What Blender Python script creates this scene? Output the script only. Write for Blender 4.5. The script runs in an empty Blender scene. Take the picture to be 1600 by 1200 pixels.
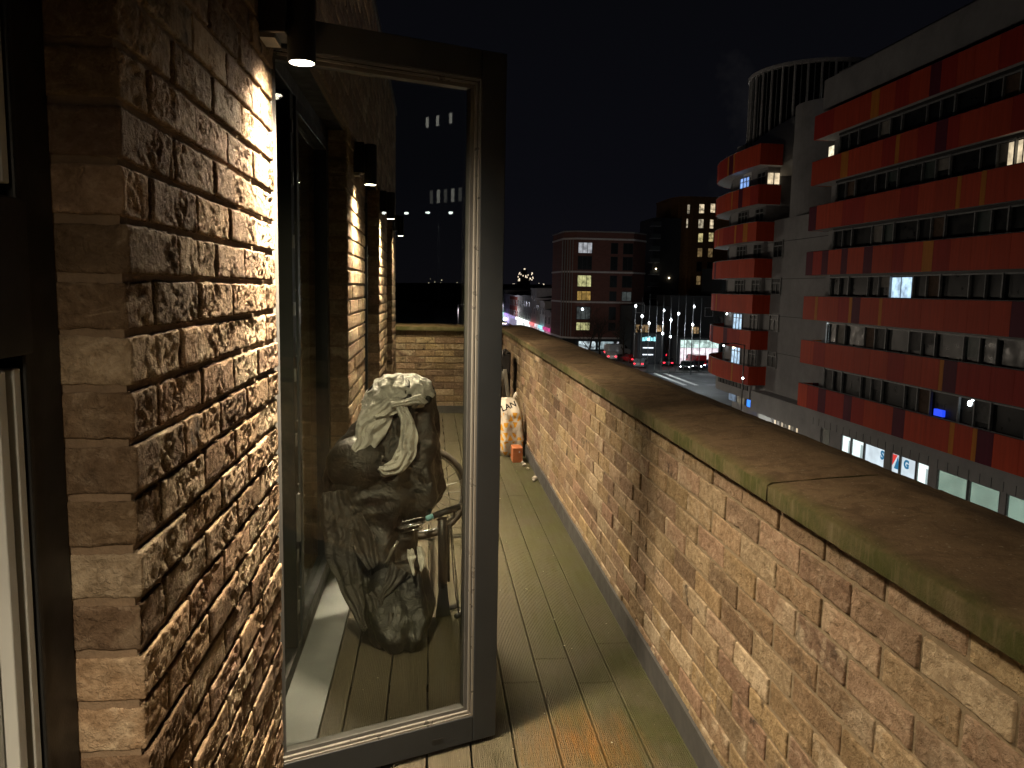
import bpy, bmesh, math, random
from mathutils import Vector, Matrix, noise
R = math.radians
rnd = random.Random(7)
SC = bpy.context.scene
COL = SC.collection

# ------------------------------------------------------------------ camera, sky, exposure
cam_data = bpy.data.cameras.new('camera')
cam = bpy.data.objects.new('camera', cam_data)
COL.objects.link(cam)
SC.camera = cam
cam_data.sensor_width = 36
cam_data.lens = 36 * 1230 / 1600
cam_data.clip_start = 0.05
cam_data.clip_end = 12000
CAM_YAW, CAM_PITCH, CAM_ROLL = R(5.967), R(-6.903), R(1.084)
fw = Vector((math.sin(CAM_YAW) * math.cos(CAM_PITCH), math.cos(CAM_YAW) * math.cos(CAM_PITCH), math.sin(CAM_PITCH)))
rt = fw.cross(Vector((0, 0, 1))).normalized()
up = rt.cross(fw)
rt2 = rt * math.cos(CAM_ROLL) + up * math.sin(CAM_ROLL)
up2 = -rt * math.sin(CAM_ROLL) + up * math.cos(CAM_ROLL)
m = Matrix((rt2, up2, -fw)).transposed().to_4x4()
m.translation = Vector((0, 0, 1.45))
cam.matrix_world = m

SC.view_settings.view_transform = 'Standard'
SC.view_settings.look = 'None'
SC.view_settings.exposure = 0.3
SC.view_settings.gamma = 1
SC.render.engine = 'CYCLES'
SC.cycles.use_denoising = True
SC.cycles.max_bounces = 6
SC.cycles.diffuse_bounces = 3
SC.cycles.glossy_bounces = 3
SC.cycles.transparent_max_bounces = 16
SC.cycles.sample_clamp_indirect = 4
SC.cycles.caustics_reflective = False
SC.cycles.caustics_refractive = False

world = bpy.data.worlds.new('World')
SC.world = world
world.use_nodes = True
wn = world.node_tree
bgn = wn.nodes['Background']
# dusk sky with the sun well under the horizon plus the faint glow that a city throws up
tc = wn.nodes.new('ShaderNodeTexCoord')
sep = wn.nodes.new('ShaderNodeSeparateXYZ')
wn.links.new(tc.outputs['Generated'], sep.inputs[0])
ramp = wn.nodes.new('ShaderNodeValToRGB')
wn.links.new(sep.outputs['Z'], ramp.inputs[0])
cr = ramp.color_ramp
cr.elements[0].position = 0.0
cr.elements[0].color = (.0036, .0034, .0048, 1)
cr.elements[1].position = 0.5
cr.elements[1].color = (.0014, .0015, .0019, 1)
e = cr.elements.new(0.12)
e.color = (.0023, .0024, .0037, 1)
cn = wn.nodes.new('ShaderNodeTexNoise')
cn.inputs['Scale'].default_value = 3.2
cn.inputs['Detail'].default_value = 6
cn.inputs['Roughness'].default_value = .6
wn.links.new(tc.outputs['Generated'], cn.inputs['Vector'])
cm = wn.nodes.new('ShaderNodeMapRange')
cm.inputs['From Min'].default_value = .60
cm.inputs['From Max'].default_value = .80
cm.inputs['To Max'].default_value = 1.0
wn.links.new(cn.outputs['Fac'], cm.inputs['Value'])
mx = wn.nodes.new('ShaderNodeMix')
mx.data_type = 'RGBA'
wn.links.new(cm.outputs[0], mx.inputs['Factor'])
wn.links.new(ramp.outputs[0], mx.inputs['A'])
mx.inputs['B'].default_value = (.011, .0105, .011, 1)
wn.links.new(mx.outputs['Result'], bgn.inputs['Color'])
bgn.inputs['Strength'].default_value = 1.05

LAMP_COL = (1.0, .80, .545)

# ------------------------------------------------------------------ materials
class NT:
    def __init__(self, name):
        self.m = bpy.data.materials.new(name)
        self.m.use_nodes = True
        self.t = self.m.node_tree
        self.b = self.t.nodes['Principled BSDF']
        self.out = self.t.nodes['Material Output']
    def n(self, kind, **kw):
        nd = self.t.nodes.new('ShaderNode' + kind)
        for k, v in kw.items():
            if k.startswith('i_'):
                key = k[2:].replace('_', ' ')
                self.set(nd, key, v)
            else:
                setattr(nd, k, v)
        return nd
    def set(self, nd, key, v):
        s = nd.inputs[int(key)] if key.isdigit() else nd.inputs[key]
        if isinstance(v, bpy.types.NodeSocket):
            self.t.links.new(v, s)
        else:
            if hasattr(s.default_value, '__len__') and len(s.default_value) == 4 and len(v) == 3:
                v = (*v, 1)
            s.default_value = v
    def noise(self, vec, scale, detail=3, rough=.6, dist=0):
        nd = self.n('TexNoise', i_Scale=scale, i_Detail=detail, i_Roughness=rough, i_Distortion=dist)
        if vec is not None:
            self.t.links.new(vec, nd.inputs['Vector'])
        return nd.outputs['Fac']
    def rng(self, v, a, b, c=0, d=1):
        nd = self.n('MapRange')
        self.set(nd, 'Value', v)
        nd.inputs['From Min'].default_value = a
        nd.inputs['From Max'].default_value = b
        nd.inputs['To Min'].default_value = c
        nd.inputs['To Max'].default_value = d
        return nd.outputs[0]
    def math(self, op, a, b=0.0, c=None):
        nd = self.n('Math', operation=op)
        self.set(nd, '0', a)
        self.set(nd, '1', b)
        if c is not None:
            self.set(nd, '2', c)
        return nd.outputs[0]
    def vmath(self, op, a, b=(0, 0, 0)):
        nd = self.n('VectorMath', operation=op)
        self.set(nd, '0', a)
        self.set(nd, '1', b)
        return nd.outputs[0]
    def ramp(self, v, stops, interp='LINEAR'):
        nd = self.n('ValToRGB')
        self.set(nd, 'Fac', v)
        c = nd.color_ramp
        c.interpolation = interp
        while len(c.elements) < len(stops):
            c.elements.new(.5)
        for el, (p, colr) in zip(c.elements, stops):
            el.position = p
            el.color = (*colr, 1)
        return nd.outputs[0]
    def mix(self, f, a, b, blend='MIX'):
        nd = self.n('Mix', data_type='RGBA', blend_type=blend)
        self.set(nd, 'Factor', f)
        for k, v in (('A', a), ('B', b)):
            s = [x for x in nd.inputs if x.name == k and x.type == 'RGBA'][0]
            if isinstance(v, bpy.types.NodeSocket):
                self.t.links.new(v, s)
            else:
                s.default_value = (*v, 1)
        return [x for x in nd.outputs if x.type == 'RGBA'][0]
    def bump(self, h, strength, dist):
        nd = self.n('Bump')
        self.set(nd, 'Height', h)
        nd.inputs['Strength'].default_value = strength
        nd.inputs['Distance'].default_value = dist
        self.t.links.new(nd.outputs[0], self.b.inputs['Normal'])
        return nd
    def base(self, v):
        self.set(self.b, 'Base Color', v)
        return self
    def rough(self, v):
        self.set(self.b, 'Roughness', v)
        return self

def simple(name, color, rough=.6, metal=0.0, var=.25, scale=6.0, bump=0.0, bscale=40.0, spec=.4):
    k = NT(name)
    co = k.n('TexCoord').outputs['Object']
    f = k.noise(co, scale, 4)
    dark = tuple(c * (1 - var) for c in color)
    lite = tuple(min(1, c * (1 + var)) for c in color)
    k.base(k.mix(k.rng(f, .3, .7), dark, lite))
    k.rough(k.rng(k.noise(co, scale * 3, 2), .3, .7, max(0, rough - .1), min(1, rough + .1)))
    k.b.inputs['Metallic'].default_value = metal
    k.b.inputs['Specular IOR Level'].default_value = spec
    if bump:
        k.bump(k.noise(co, bscale, 4), bump, .004)
    return k.m

def emit(name, color, strength, var=0.0, scale=3.0):
    k = NT(name)
    k.base((.02, .02, .02))
    if var:
        co = k.n('TexCoord').outputs['Object']
        f = k.noise(co, scale, 2)
        dark = tuple(c * (1 - var) for c in color)
        k.set(k.b, 'Emission Color', k.mix(k.rng(f, .35, .65), dark, color))
    else:
        k.set(k.b, 'Emission Color', color)
    k.b.inputs['Emission Strength'].default_value = strength
    return k.m

def brick_material(name, stops, pale=.35, dark=.25, moss=0.0, bump=1.0, vlo=.66, vhi=1.3):
    k = NT(name)
    co = k.n('TexCoord').outputs['Object']
    oi = k.n('ObjectInfo').outputs['Random']
    geo = k.n('NewGeometry')
    isl = geo.outputs['Random Per Island']
    r = k.math('FRACT', k.math('ADD', oi, isl))
    off = k.n('CombineXYZ', i_X=k.math('MULTIPLY', r, 37.0), i_Y=k.math('MULTIPLY', r, 91.0), i_Z=k.math('MULTIPLY', r, 53.0)).outputs[0]
    v = k.vmath('ADD', co, off)
    col = k.ramp(r, stops)
    r2 = k.math('FRACT', k.math('MULTIPLY', r, 17.31))
    r3 = k.math('FRACT', k.math('MULTIPLY', r, 43.7))
    big = k.noise(v, 9, 4, .6, .6)
    fine = k.noise(v, 60, 5, .65, .4)
    mid = k.noise(v, 26, 4, .7, 1.2)
    col = k.mix(k.rng(mid, .38, .70, 0, .75), col, k.mix(.5, col, (.17, .11, .06)))
    r4_ = k.math('FRACT', k.math('MULTIPLY', r, 71.9))
    vm = k.rng(r4_, 0, 1, vlo, vhi)
    col = k.mix(1.0, col, k.n('CombineColor', i_Red=vm, i_Green=vm, i_Blue=vm).outputs[0], 'MULTIPLY')
    blot = k.noise(k.vmath('MULTIPLY', v, (1, 1, 1.6)), 17, 5, .72, .9)
    col = k.mix(k.rng(blot, .36, .62, .55, 0), col, k.mix(1.0, col, (.42, .38, .34), 'MULTIPLY'))
    col = k.mix(k.rng(blot, .56, .72, 0, .45), col, (.46, .39, .30))
    # pale bloom and dark burnt patches, different on every brick
    pf = k.math('MULTIPLY', k.rng(big, .50, .68), k.rng(r2, .35, 1.0, 0, pale * 2))
    col = k.mix(pf, col, (.50, .42, .31))
    df = k.math('MULTIPLY', k.rng(k.noise(v, 14, 3, .6, .5), .55, .70), k.rng(r3, .72, .95, 0, dark * 4))
    col = k.mix(df, col, (.035, .028, .024))
    col = k.mix(k.rng(fine, .30, .75), k.mix(1.0, col, (.66, .62, .58), 'MULTIPLY'), k.mix(1.0, col, (1.2, 1.2, 1.2), 'MULTIPLY'))
    if moss:
        pos = geo.outputs['Position']
        mz = k.n('SeparateXYZ')
        k.set(mz, '0', pos)
        mf = k.math('MULTIPLY', k.rng(k.noise(pos, 3.0, 4), .5, .7), k.rng(mz.outputs['Z'], .55, .96, 0, moss))
        col = k.mix(mf, col, (.10, .11, .03))
    k.base(col)
    k.rough(.85)
    k.b.inputs['Specular IOR Level'].default_value = .25
    st = k.n('Mapping')
    k.set(st, 'Vector', v)
    st.inputs['Scale'].default_value = (1, 1, .45)
    st.inputs['Rotation'].default_value = (0, .5, 0)
    crk = k.n('TexVoronoi', feature='DISTANCE_TO_EDGE', i_Scale=34)
    k.set(crk, 'Vector', k.vmath('ADD', st.outputs[0], k.n('CombineXYZ', i_X=k.math('MULTIPLY', mid, .06), i_Z=k.math('MULTIPLY', fine, .04)).outputs[0]))
    h = k.math('ADD', k.math('MULTIPLY', fine, .9), k.math('MULTIPLY', k.rng(crk.outputs['Distance'], 0, .10), .10))
    h = k.math('ADD', h, k.math('MULTIPLY', k.noise(v, 160, 3, .7), .35))
    k.bump(h, bump, .006)
    return k.m

STOPS = [(0, (.26, .175, .115)), (.16, (.34, .245, .16)), (.32, (.23, .155, .11)), (.46, (.38, .285, .185)),
         (.6, (.30, .205, .155)), (.74, (.27, .20, .125)), (.88, (.45, .37, .27)), (1, (.22, .145, .10))]
STOPS_P = [(0, (.27, .19, .125)), (.12, (.40, .305, .175)), (.24, (.22, .155, .11)), (.36, (.46, .37, .225)), (.48, (.31, .205, .15)),
           (.60, (.36, .265, .19)), (.72, (.29, .215, .125)), (.84, (.56, .47, .34)), (.92, (.33, .23, .165)), (1, (.20, .14, .105))]
M = {}
M['brick'] = brick_material('stock_brick', STOPS, .40, .22, 0, 1.2)
M['brick_par'] = brick_material('parapet_brick', STOPS_P, .60, .26, .35, 1.3, .88, 1.36)

def mortar_mat(name, c):
    k = NT(name)
    co = k.n('NewGeometry').outputs['Position']
    f = k.noise(co, 30, 5, .7)
    k.base(k.mix(k.rng(f, .3, .7), tuple(x * .7 for x in c), c)).rough(.95)
    k.bump(k.noise(co, 140, 4, .7), .8, .004)
    return k.m
M['mortar'] = mortar_mat('dark_mortar', (.24, .170, .112))
M['mortar_par'] = mortar_mat('sand_mortar', (.29, .225, .145))

def coping_mat():
    k = NT('coping_stone')
    g = k.n('NewGeometry')
    p = g.outputs['Position']
    sp = k.n('SeparateXYZ'); k.set(sp, '0', p)
    nn = k.n('SeparateXYZ'); k.set(nn, '0', g.outputs['Normal'])
    oi = k.n('ObjectInfo').outputs['Random']
    big = k.noise(p, 2.6, 5, .65, .3)
    fine = k.noise(p, 45, 5, .7)
    top = k.ramp(big, [(.3, (.115, .078, .045)), (.5, (.17, .115, .066)), (.7, (.23, .165, .095))])
    top = k.mix(k.rng(k.noise(p, 11, 5, .7, .8), .48, .62, 0, .7), top, (.085, .055, .030))
    top = k.mix(k.rng(k.noise(p, 120, 2, .5), .66, .72, 0, .5), top, (.34, .31, .24))
    side = k.mix(k.rng(k.noise(p, 6, 4, .7), .35, .6), (.150, .122, .066), (.066, .070, .020))
    st = k.n('Mapping'); k.set(st, 'Vector', p); st.inputs['Scale'].default_value = (60, 60, 5)
    side = k.mix(k.rng(k.noise(st.outputs[0], 1, 3), .5, .7, 0, .45), side, (.23, .19, .12))
    # moss hugs the inner arris and creeps a hand's breadth on to the top, more so on the near stones
    edge = k.math('ADD', sp.outputs['X'], k.math('MULTIPLY', k.noise(p, 7, 5, .7), .10))
    near = k.rng(sp.outputs['Y'], .9, 4.0, 1.0, .25)
    mf = k.math('MULTIPLY', k.rng(edge, .835, .895, 1, 0), near)
    col = k.mix(mf, top, (.065, .070, .018))
    isside = k.rng(nn.outputs['Z'], .75, .35, 0, 1)
    col = k.mix(isside, col, side)
    k.base(k.mix(k.rng(fine, .3, .7, 0, .5), col, k.mix(1.0, col, (.55, .55, .55), 'MULTIPLY'))).rough(.9)
    k.b.inputs['Specular IOR Level'].default_value = .25
    k.bump(k.math('ADD', fine, k.noise(p, 170, 3, .7)), .7, .004)
    return k.m
M['coping'] = coping_mat()

def deck_mat():
    k = NT('deck_board_composite')
    g = k.n('NewGeometry')
    p = g.outputs['Position']
    sp = k.n('SeparateXYZ'); k.set(sp, '0', p)
    oi = k.n('ObjectInfo').outputs['Random']
    st = k.n('Mapping'); k.set(st, 'Vector', p); st.inputs['Scale'].default_value = (14, 1.2, 1)
    f = k.noise(st.outputs[0], 2.2, 5, .65)
    base = k.mix(k.rng(f, .3, .7), (.066, .056, .038), (.118, .100, .070))
    base = k.mix(k.rng(oi, 0, 1, 0, .35), base, (.075, .065, .045))
    # green algae thickens towards the foot of the parapet
    al = k.math('MULTIPLY', k.rng(k.math('ADD', sp.outputs['X'], k.math('MULTIPLY', k.noise(p, 2.2, 4), .9)), .45, 1.15, 0, 1),
                k.rng(k.noise(p, 4.5, 5, .7), .3, .6, .12, .75))
    col = k.mix(al, base, (.055, .062, .015))
    # orange-brown algae stain that spreads over three boards by the door
    d1 = k.vmath('SUBTRACT', p, (.50, 2.32, 0))
    d1 = k.vmath('MULTIPLY', d1, (1.0, .85, 0))
    ln = k.n('VectorMath', operation='LENGTH'); k.set(ln, '0', d1)
    dist = k.math('ADD', ln.outputs['Value'], k.math('MULTIPLY', k.noise(st.outputs[0], 1.4, 5, .7), .45))
    om = k.rng(dist, .24, .46, .8, 0)
    col = k.mix(k.math('MULTIPLY', om, k.rng(k.noise(st.outputs[0], 5, 4, .7), .35, .6, .3, 1)), col, (.20, .088, .016))
    col = k.mix(k.rng(k.noise(p, 90, 2), .72, .76, 0, .6), col, (.4, .38, .3))
    gv = k.rng(sp.outputs['Z'], -.004, 0, .45, 1)
    rg = k.noise(st.outputs[0], 9, 4)
    k.base(k.mix(k.math('MULTIPLY', k.rng(rg, .4, .7), .4), col, k.mix(1.0, col, (.5, .5, .5), 'MULTIPLY'))).rough(k.rng(f, .3, .7, .5, .75))
    k.b.inputs['Specular IOR Level'].default_value = .3
    k.bump(k.noise(st.outputs[0], 26, 4, .7), .25, .002)
    return k.m
M['deck'] = deck_mat()

def glass_mat(name, tint=(.93, .95, .93), strength=1.0, extra=.0):
    k = NT(name)
    lw = k.n('LayerWeight')
    lw.inputs['Blend'].default_value = .5
    f5 = k.math('POWER', lw.outputs['Facing'], 5.0)
    fr = k.math('ADD', k.math('MULTIPLY', f5, .95), .045 * strength)
    tr = k.n('BsdfTransparent', i_Color=tint)
    gl = k.n('BsdfGlossy', i_Roughness=.0, i_Color=(1, 1, 1))
    ms = k.n('MixShader')
    k.set(ms, 'Fac', fr)
    k.t.links.new(tr.outputs[0], ms.inputs[1])
    k.t.links.new(gl.outputs[0], ms.inputs[2])
    last = ms.outputs[0]
    if extra:
        # thin film of dust and wipe marks on the pane
        p = k.n('NewGeometry').outputs['Position']
        df = k.n('BsdfDiffuse', i_Color=(.8, .8, .75))
        m2 = k.n('MixShader')
        k.set(m2, 'Fac', k.rng(k.noise(p, 7, 6, .7, 1.5), .35, .85, 0.0, extra))
        k.t.links.new(last, m2.inputs[1])
        k.t.links.new(df.outputs[0], m2.inputs[2])
        last = m2.outputs[0]
    k.t.links.new(last, k.out.inputs['Surface'])
    return k.m
M['glass'] = glass_mat('door_glass', (.92, .93, .91), .45)
M['win_glass'] = glass_mat('window_glass', (.80, .83, .80), 1.3)

M['frame'] = simple('anthracite_powder_coat', (.028, .032, .037), .42, 0, .08, 5, .15, 300)
M['frame_black'] = simple('black_paint', (.011, .012, .013), .5, 0, .1, 5, .1, 200)
M['bead'] = simple('aluminium_bead', (.33, .32, .30), .35, .6, .08, 8)
M['gasket'] = simple('rubber_gasket', (.02, .02, .02), .7, 0, .1)
M['cream'] = simple('cream_upvc', (.40, .415, .41), .45, 0, .08)
M['zinc'] = simple('zinc_plate', (.34, .31, .26), .45, .5, .2, 10)
M['sill'] = simple('grey_sill_metal', (.17, .18, .19), .45, .2, .15, 3, .1, 60)
M['skirt'] = simple('grey_flashing', (.085, .085, .085), .55, .1, .15, 4, .1, 60)
M['curtain'] = simple('beige_curtain', (.62, .57, .46), .85, 0, .12, 12)
M['dark_room'] = simple('dark_interior', (.03, .03, .03), .9)
M['lens'] = emit('lamp_lens', (1, .87, .68), 30)
M['black_plastic'] = simple('black_plastic', (.022, .022, .024), .4, 0, .15)
M['rubber'] = simple('tyre_rubber', (.045, .038, .032), .75, 0, .2, 30)
M['steel'] = simple('bright_steel', (.55, .55, .56), .25, .95, .1)
M['dull_steel'] = simple('dull_steel', (.22, .22, .22), .45, .8, .2)
M['blue_tape'] = simple('pale_blue_tape', (.25, .55, .65), .5)
M['fabric_black'] = None
def fabric(name, c, sheen_rough, var, bump=.6):
    k = NT(name)
    co = k.n('TexCoord').outputs['Object']
    a = k.noise(co, 5, 5, .6, 1.5)
    k.base(k.mix(k.rng(a, .35, .65), tuple(x * (1 - var) for x in c), tuple(x * (1 + var) for x in c)))
    k.rough(sheen_rough)
    k.bump(k.math('ADD', k.noise(co, 16, 5, .6, 2.5), k.math('MULTIPLY', k.noise(co, 45, 3, .6, 1), .3)), bump, .02)
    return k.m
M['fabric_black'] = fabric('black_nylon', (.009, .0085, .008), .40, .25, .45)
M['fabric_silver'] = fabric('silver_grey_nylon', (.70, .69, .66), .28, .2, 1.0)
M['fabric_grey'] = fabric('grey_nylon', (.040, .036, .033), .35, .3, .8)

# ------------------------------------------------------------------ mesh helpers
class MB:
    def __init__(self):
        self.v = []; self.f = []
    def box(self, x0, x1, y0, y1, z0, z1):
        if x0 > x1: x0, x1 = x1, x0
        if y0 > y1: y0, y1 = y1, y0
        if z0 > z1: z0, z1 = z1, z0
        b = len(self.v)
        self.v += [(x0, y0, z0), (x1, y0, z0), (x1, y1, z0), (x0, y1, z0), (x0, y0, z1), (x1, y0, z1), (x1, y1, z1), (x0, y1, z1)]
        self.f += [tuple(b + i for i in q) for q in ((0, 3, 2, 1), (4, 5, 6, 7), (0, 1, 5, 4), (1, 2, 6, 5), (2, 3, 7, 6), (3, 0, 4, 7))]
        return self
    def prism(self, pts, z0, z1):
        n = len(pts); b = len(self.v)
        self.v += [(p[0], p[1], z0) for p in pts] + [(p[0], p[1], z1) for p in pts]
        self.f += [tuple(b + i for i in reversed(range(n))), tuple(b + n + i for i in range(n))]
        self.f += [(b + i, b + (i + 1) % n, b + n + (i + 1) % n, b + n + i) for i in range(n)]
        return self
    def tube(self, pts, r, n=8, cap=True, r_end=None):
        pts = [Vector(p) for p in pts]
        b = len(self.v); k = len(pts)
        prev = None
        for i, p in enumerate(pts):
            d = (pts[min(i + 1, k - 1)] - pts[max(i - 1, 0)]).normalized()
            ref = Vector((0, 0, 1)) if abs(d.z) < .9 else Vector((1, 0, 0))
            if prev is None:
                a = d.cross(ref).normalized()
            else:
                a = (prev - d * prev.dot(d)).normalized()
            prev = a
            c = d.cross(a)
            rr = r if r_end is None else r + (r_end - r) * i / max(1, k - 1)
            for j in range(n):
                t = 2 * math.pi * j / n
                self.v.append(tuple(p + a * math.cos(t) * rr + c * math.sin(t) * rr))
        for i in range(k - 1):
            for j in range(n):
                j2 = (j + 1) % n
                self.f.append((b + i * n + j, b + i * n + j2, b + (i + 1) * n + j2, b + (i + 1) * n + j))
        if cap:
            self.f.append(tuple(b + j for j in reversed(range(n))))
            self.f.append(tuple(b + (k - 1) * n + j for j in range(n)))
        return self
    def ring(self, c, ax, R0, r, n=40, m=8):
        c = Vector(c); ax = Vector(ax).normalized()
        ref = Vector((0, 0, 1)) if abs(ax.z) < .9 else Vector((1, 0, 0))
        a = ax.cross(ref).normalized(); b2 = ax.cross(a)
        b = len(self.v)
        for i in range(n):
            t = 2 * math.pi * i / n
            d = a * math.cos(t) + b2 * math.sin(t)
            for j in range(m):
                s = 2 * math.pi * j / m
                self.v.append(tuple(c + d * (R0 + r * math.cos(s)) + ax * r * math.sin(s)))
        for i in range(n):
            for j in range(m):
                self.f.append((b + i * m + j, b + ((i + 1) % n) * m + j, b + ((i + 1) % n) * m + (j + 1) % m, b + i * m + (j + 1) % m))
        return self
    def sphere(self, c, r, n=10, m=7, sx=1, sy=1, sz=1):
        b = len(self.v)
        for i in range(m + 1):
            ph = math.pi * i / m
            for j in range(n):
                t = 2 * math.pi * j / n
                self.v.append((c[0] + sx * r * math.sin(ph) * math.cos(t), c[1] + sy * r * math.sin(ph) * math.sin(t), c[2] - sz * r * math.cos(ph)))
        for i in range(m):
            for j in range(n):
                self.f.append((b + i * n + j, b + i * n + (j + 1) % n, b + (i + 1) * n + (j + 1) % n, b + (i + 1) * n + j))
        return self
    def build(self, name, mat, parent=None, smooth=False):
        me = bpy.data.meshes.new(name)
        me.from_pydata(self.v, [], self.f)
        me.update()
        return place(name, me, mat, parent, smooth)

def place(name, me, mat, parent=None, smooth=False):
    if mat is not None and not me.materials:
        me.materials.append(mat)
    if smooth:
        me.polygons.foreach_set('use_smooth', [True] * len(me.polygons))
    o = bpy.data.objects.new(name, me)
    COL.objects.link(o)
    if parent is not None:
        o.parent = parent
        o.matrix_parent_inverse = Matrix.Translation(-Vector(parent.location)) if parent.type == 'EMPTY' and parent.parent is None and parent.rotation_euler.z == 0 and parent.get('_world') else Matrix()
    return o

def thing(name, label, cat, loc=(0, 0, 0), rotz=0, group=None, world=False):
    """Empty at the base; world=True when its parts are given in world coordinates."""
    o = bpy.data.objects.new(name, None)
    COL.objects.link(o)
    o.empty_display_size = .2
    o.location = loc
    o.rotation_euler = (0, 0, rotz)
    o['label'] = label
    o['category'] = cat
    if group: o['group'] = group
    if world: o['_world'] = 1
    return o
def tag(o, label, cat, group=None):
    o['label'] = label; o['category'] = cat
    if group: o['group'] = group
    return o
def struct(o):
    o['kind'] = 'structure'
    return o
def stuff(o):
    o['kind'] = 'stuff'
    return o
def dup(root, loc, rotz=0, label=None, group=None):
    r = root.copy(); COL.objects.link(r)
    r.location = loc; r.rotation_euler = (0, 0, rotz)
    if label: r['label'] = label
    if group: r['group'] = group
    for ch in list(root.children):
        c = ch.copy(); COL.objects.link(c); c.parent = r
        for g in list(ch.children):
            d = g.copy(); COL.objects.link(d); d.parent = c
    return r
def smooth_angle(o, ang=35):
    me = o.data
    me.polygons.foreach_set('use_smooth', [True] * len(me.polygons))
    bm = bmesh.new(); bm.from_mesh(me)
    for ed in bm.edges:
        if len(ed.link_faces) == 2 and ed.calc_face_angle(0) > R(ang):
            ed.smooth = False
    bm.to_mesh(me); bm.free()
    return o
def bevel(o, w=.004, seg=2):
    md = o.modifiers.new('bevel', 'BEVEL'); md.width = w; md.segments = seg; md.limit_method = 'ANGLE'; md.angle_limit = R(50)
    return o

# ------------------------------------------------------------------ bricks
def grid_line(half, step, r):
    a = [-half, -half + r * .45, -half + r]
    n = max(1, int(round((2 * half - 2 * r) / step)))
    for i in range(1, n):
        a.append(-half + r + (2 * half - 2 * r) * i / n)
    a += [half - r, half - r * .45, half]
    return a
def rough_brick(L, D, H, step, seed, amp=.0026, r=.0045):
    """Closed hand-made brick, front face at y = 0, centred on x and z, with creased and pitted faces."""
    hx, hy, hz = L / 2, D / 2, H / 2
    X, Y, Z = grid_line(hx, step, r), grid_line(hy, step * 1.5, r), grid_line(hz, step, r)
    so = Vector((seed * 7.3, seed * 3.1, seed * 11.7))
    verts, idx, faces = [], {}, []
    def vid(i, j, k):
        key = (i, j, k)
        if key in idx: return idx[key]
        p = Vector((X[i], Y[j], Z[k]))
        q = Vector((max(-hx + r, min(hx - r, p.x)), max(-hy + r, min(hy - r, p.y)), max(-hz + r, min(hz - r, p.z))))
        d = p - q
        nrm = d.normalized() if d.length > 1e-9 else Vector((0, -1, 0))
        p = q + nrm * r
        if p.y < hy - .004:
            s = p + so
            w = noise.noise_vector(s * 20)
            big = noise.noise(s * 9)
            # drag folds: curved creases that run across part of the face only
            mask = max(0, min(1, .55 + 1.6 * noise.noise(s * 14 + Vector((3, 7, 1)))))
            rx = s.x * 26 + w.x * 1.3; rz = s.z * 44 + w.z * 1.6
            ridge = 1 - abs(noise.noise(Vector((rx, s.y * 26, rz))))
            ridge2 = 1 - abs(noise.noise(Vector((rx * 2.1 + 9, s.y * 50, rz * 1.7))))
            fine = noise.fractal(s * 110, .8, 2.0, 3)
            rough = .35 + .65 * mask
            # faces stay full out to the arris, which is only chipped here and there
            em = min(1, min(hx - abs(p.x), hz - abs(p.z)) / .010) if nrm.y < -.9 else .5
            em = max(0, em)
            dd = amp * (.55 * big + .38 * fine * rough) - amp * em * mask * (1.5 * max(0, ridge - .86) / .14 + .8 * max(0, ridge2 - .84) / .16)
            if em < .9: dd -= amp * 1.6 * max(0, noise.noise(s * 34 + Vector((5, 5, 5))) - .18)
            if abs(nrm.x) > .9: dd *= .3
            p = p + nrm * dd
            p.x += .0012 * noise.noise(s * 15 + Vector((9, 0, 0)))
            p.z += .0014 * noise.noise(s * 13 + Vector((0, 9, 0)))
        idx[key] = len(verts)
        verts.append((p.x, p.y + hy, p.z))
        return idx[key]
    nx, ny, nz = len(X) - 1, len(Y) - 1, len(Z) - 1
    for i in range(nx):
        for k in range(nz):
            faces.append((vid(i, 0, k), vid(i + 1, 0, k), vid(i + 1, 0, k + 1), vid(i, 0, k + 1)))
        for j in range(ny):
            faces.append((vid(i, j, 0), vid(i, j + 1, 0), vid(i + 1, j + 1, 0), vid(i + 1, j, 0)))
            faces.append((vid(i, j, nz), vid(i + 1, j, nz), vid(i + 1, j + 1, nz), vid(i, j + 1, nz)))
    for j in range(ny):
        for k in range(nz):
            faces.append((vid(0, j, k), vid(0, j, k + 1), vid(0, j + 1, k + 1), vid(0, j + 1, k)))
            faces.append((vid(nx, j, k), vid(nx, j + 1, k), vid(nx, j + 1, k + 1), vid(nx, j, k + 1)))
    me = bpy.data.meshes.new('brick')
    me.from_pydata(verts, [], faces)
    me.polygons.foreach_set('use_smooth', [True] * len(me.polygons))
    me.update()
    return me

BL, BD, BH, PITCH, COURSE = .215, .0975, .0665, .225, .075
STRETCH = [rough_brick(BL, BD, BH, .0052, s, .0037) for s in range(8)]
HALF = [rough_brick(.1025, BD, BH, .0052, 20 + s, .0037) for s in range(5)]
STRETCH_S = [rough_brick(BL, BD, BH, .0065, 40 + s, .0028, .0035) for s in range(9)]
HALF_S = [rough_brick(.1025, BD, BH, .0065, 60 + s, .0028, .0035) for s in range(4)]
LOW_S = [rough_brick(BL, BD, BH, .03, 80 + s, .002, .004) for s in range(5)]
for meshes, mt in ((STRETCH, 'brick'), (HALF, 'brick'), (STRETCH_S, 'brick_par'), (HALF_S, 'brick_par')):
    for me in meshes: me.materials.append(M[mt])

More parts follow.
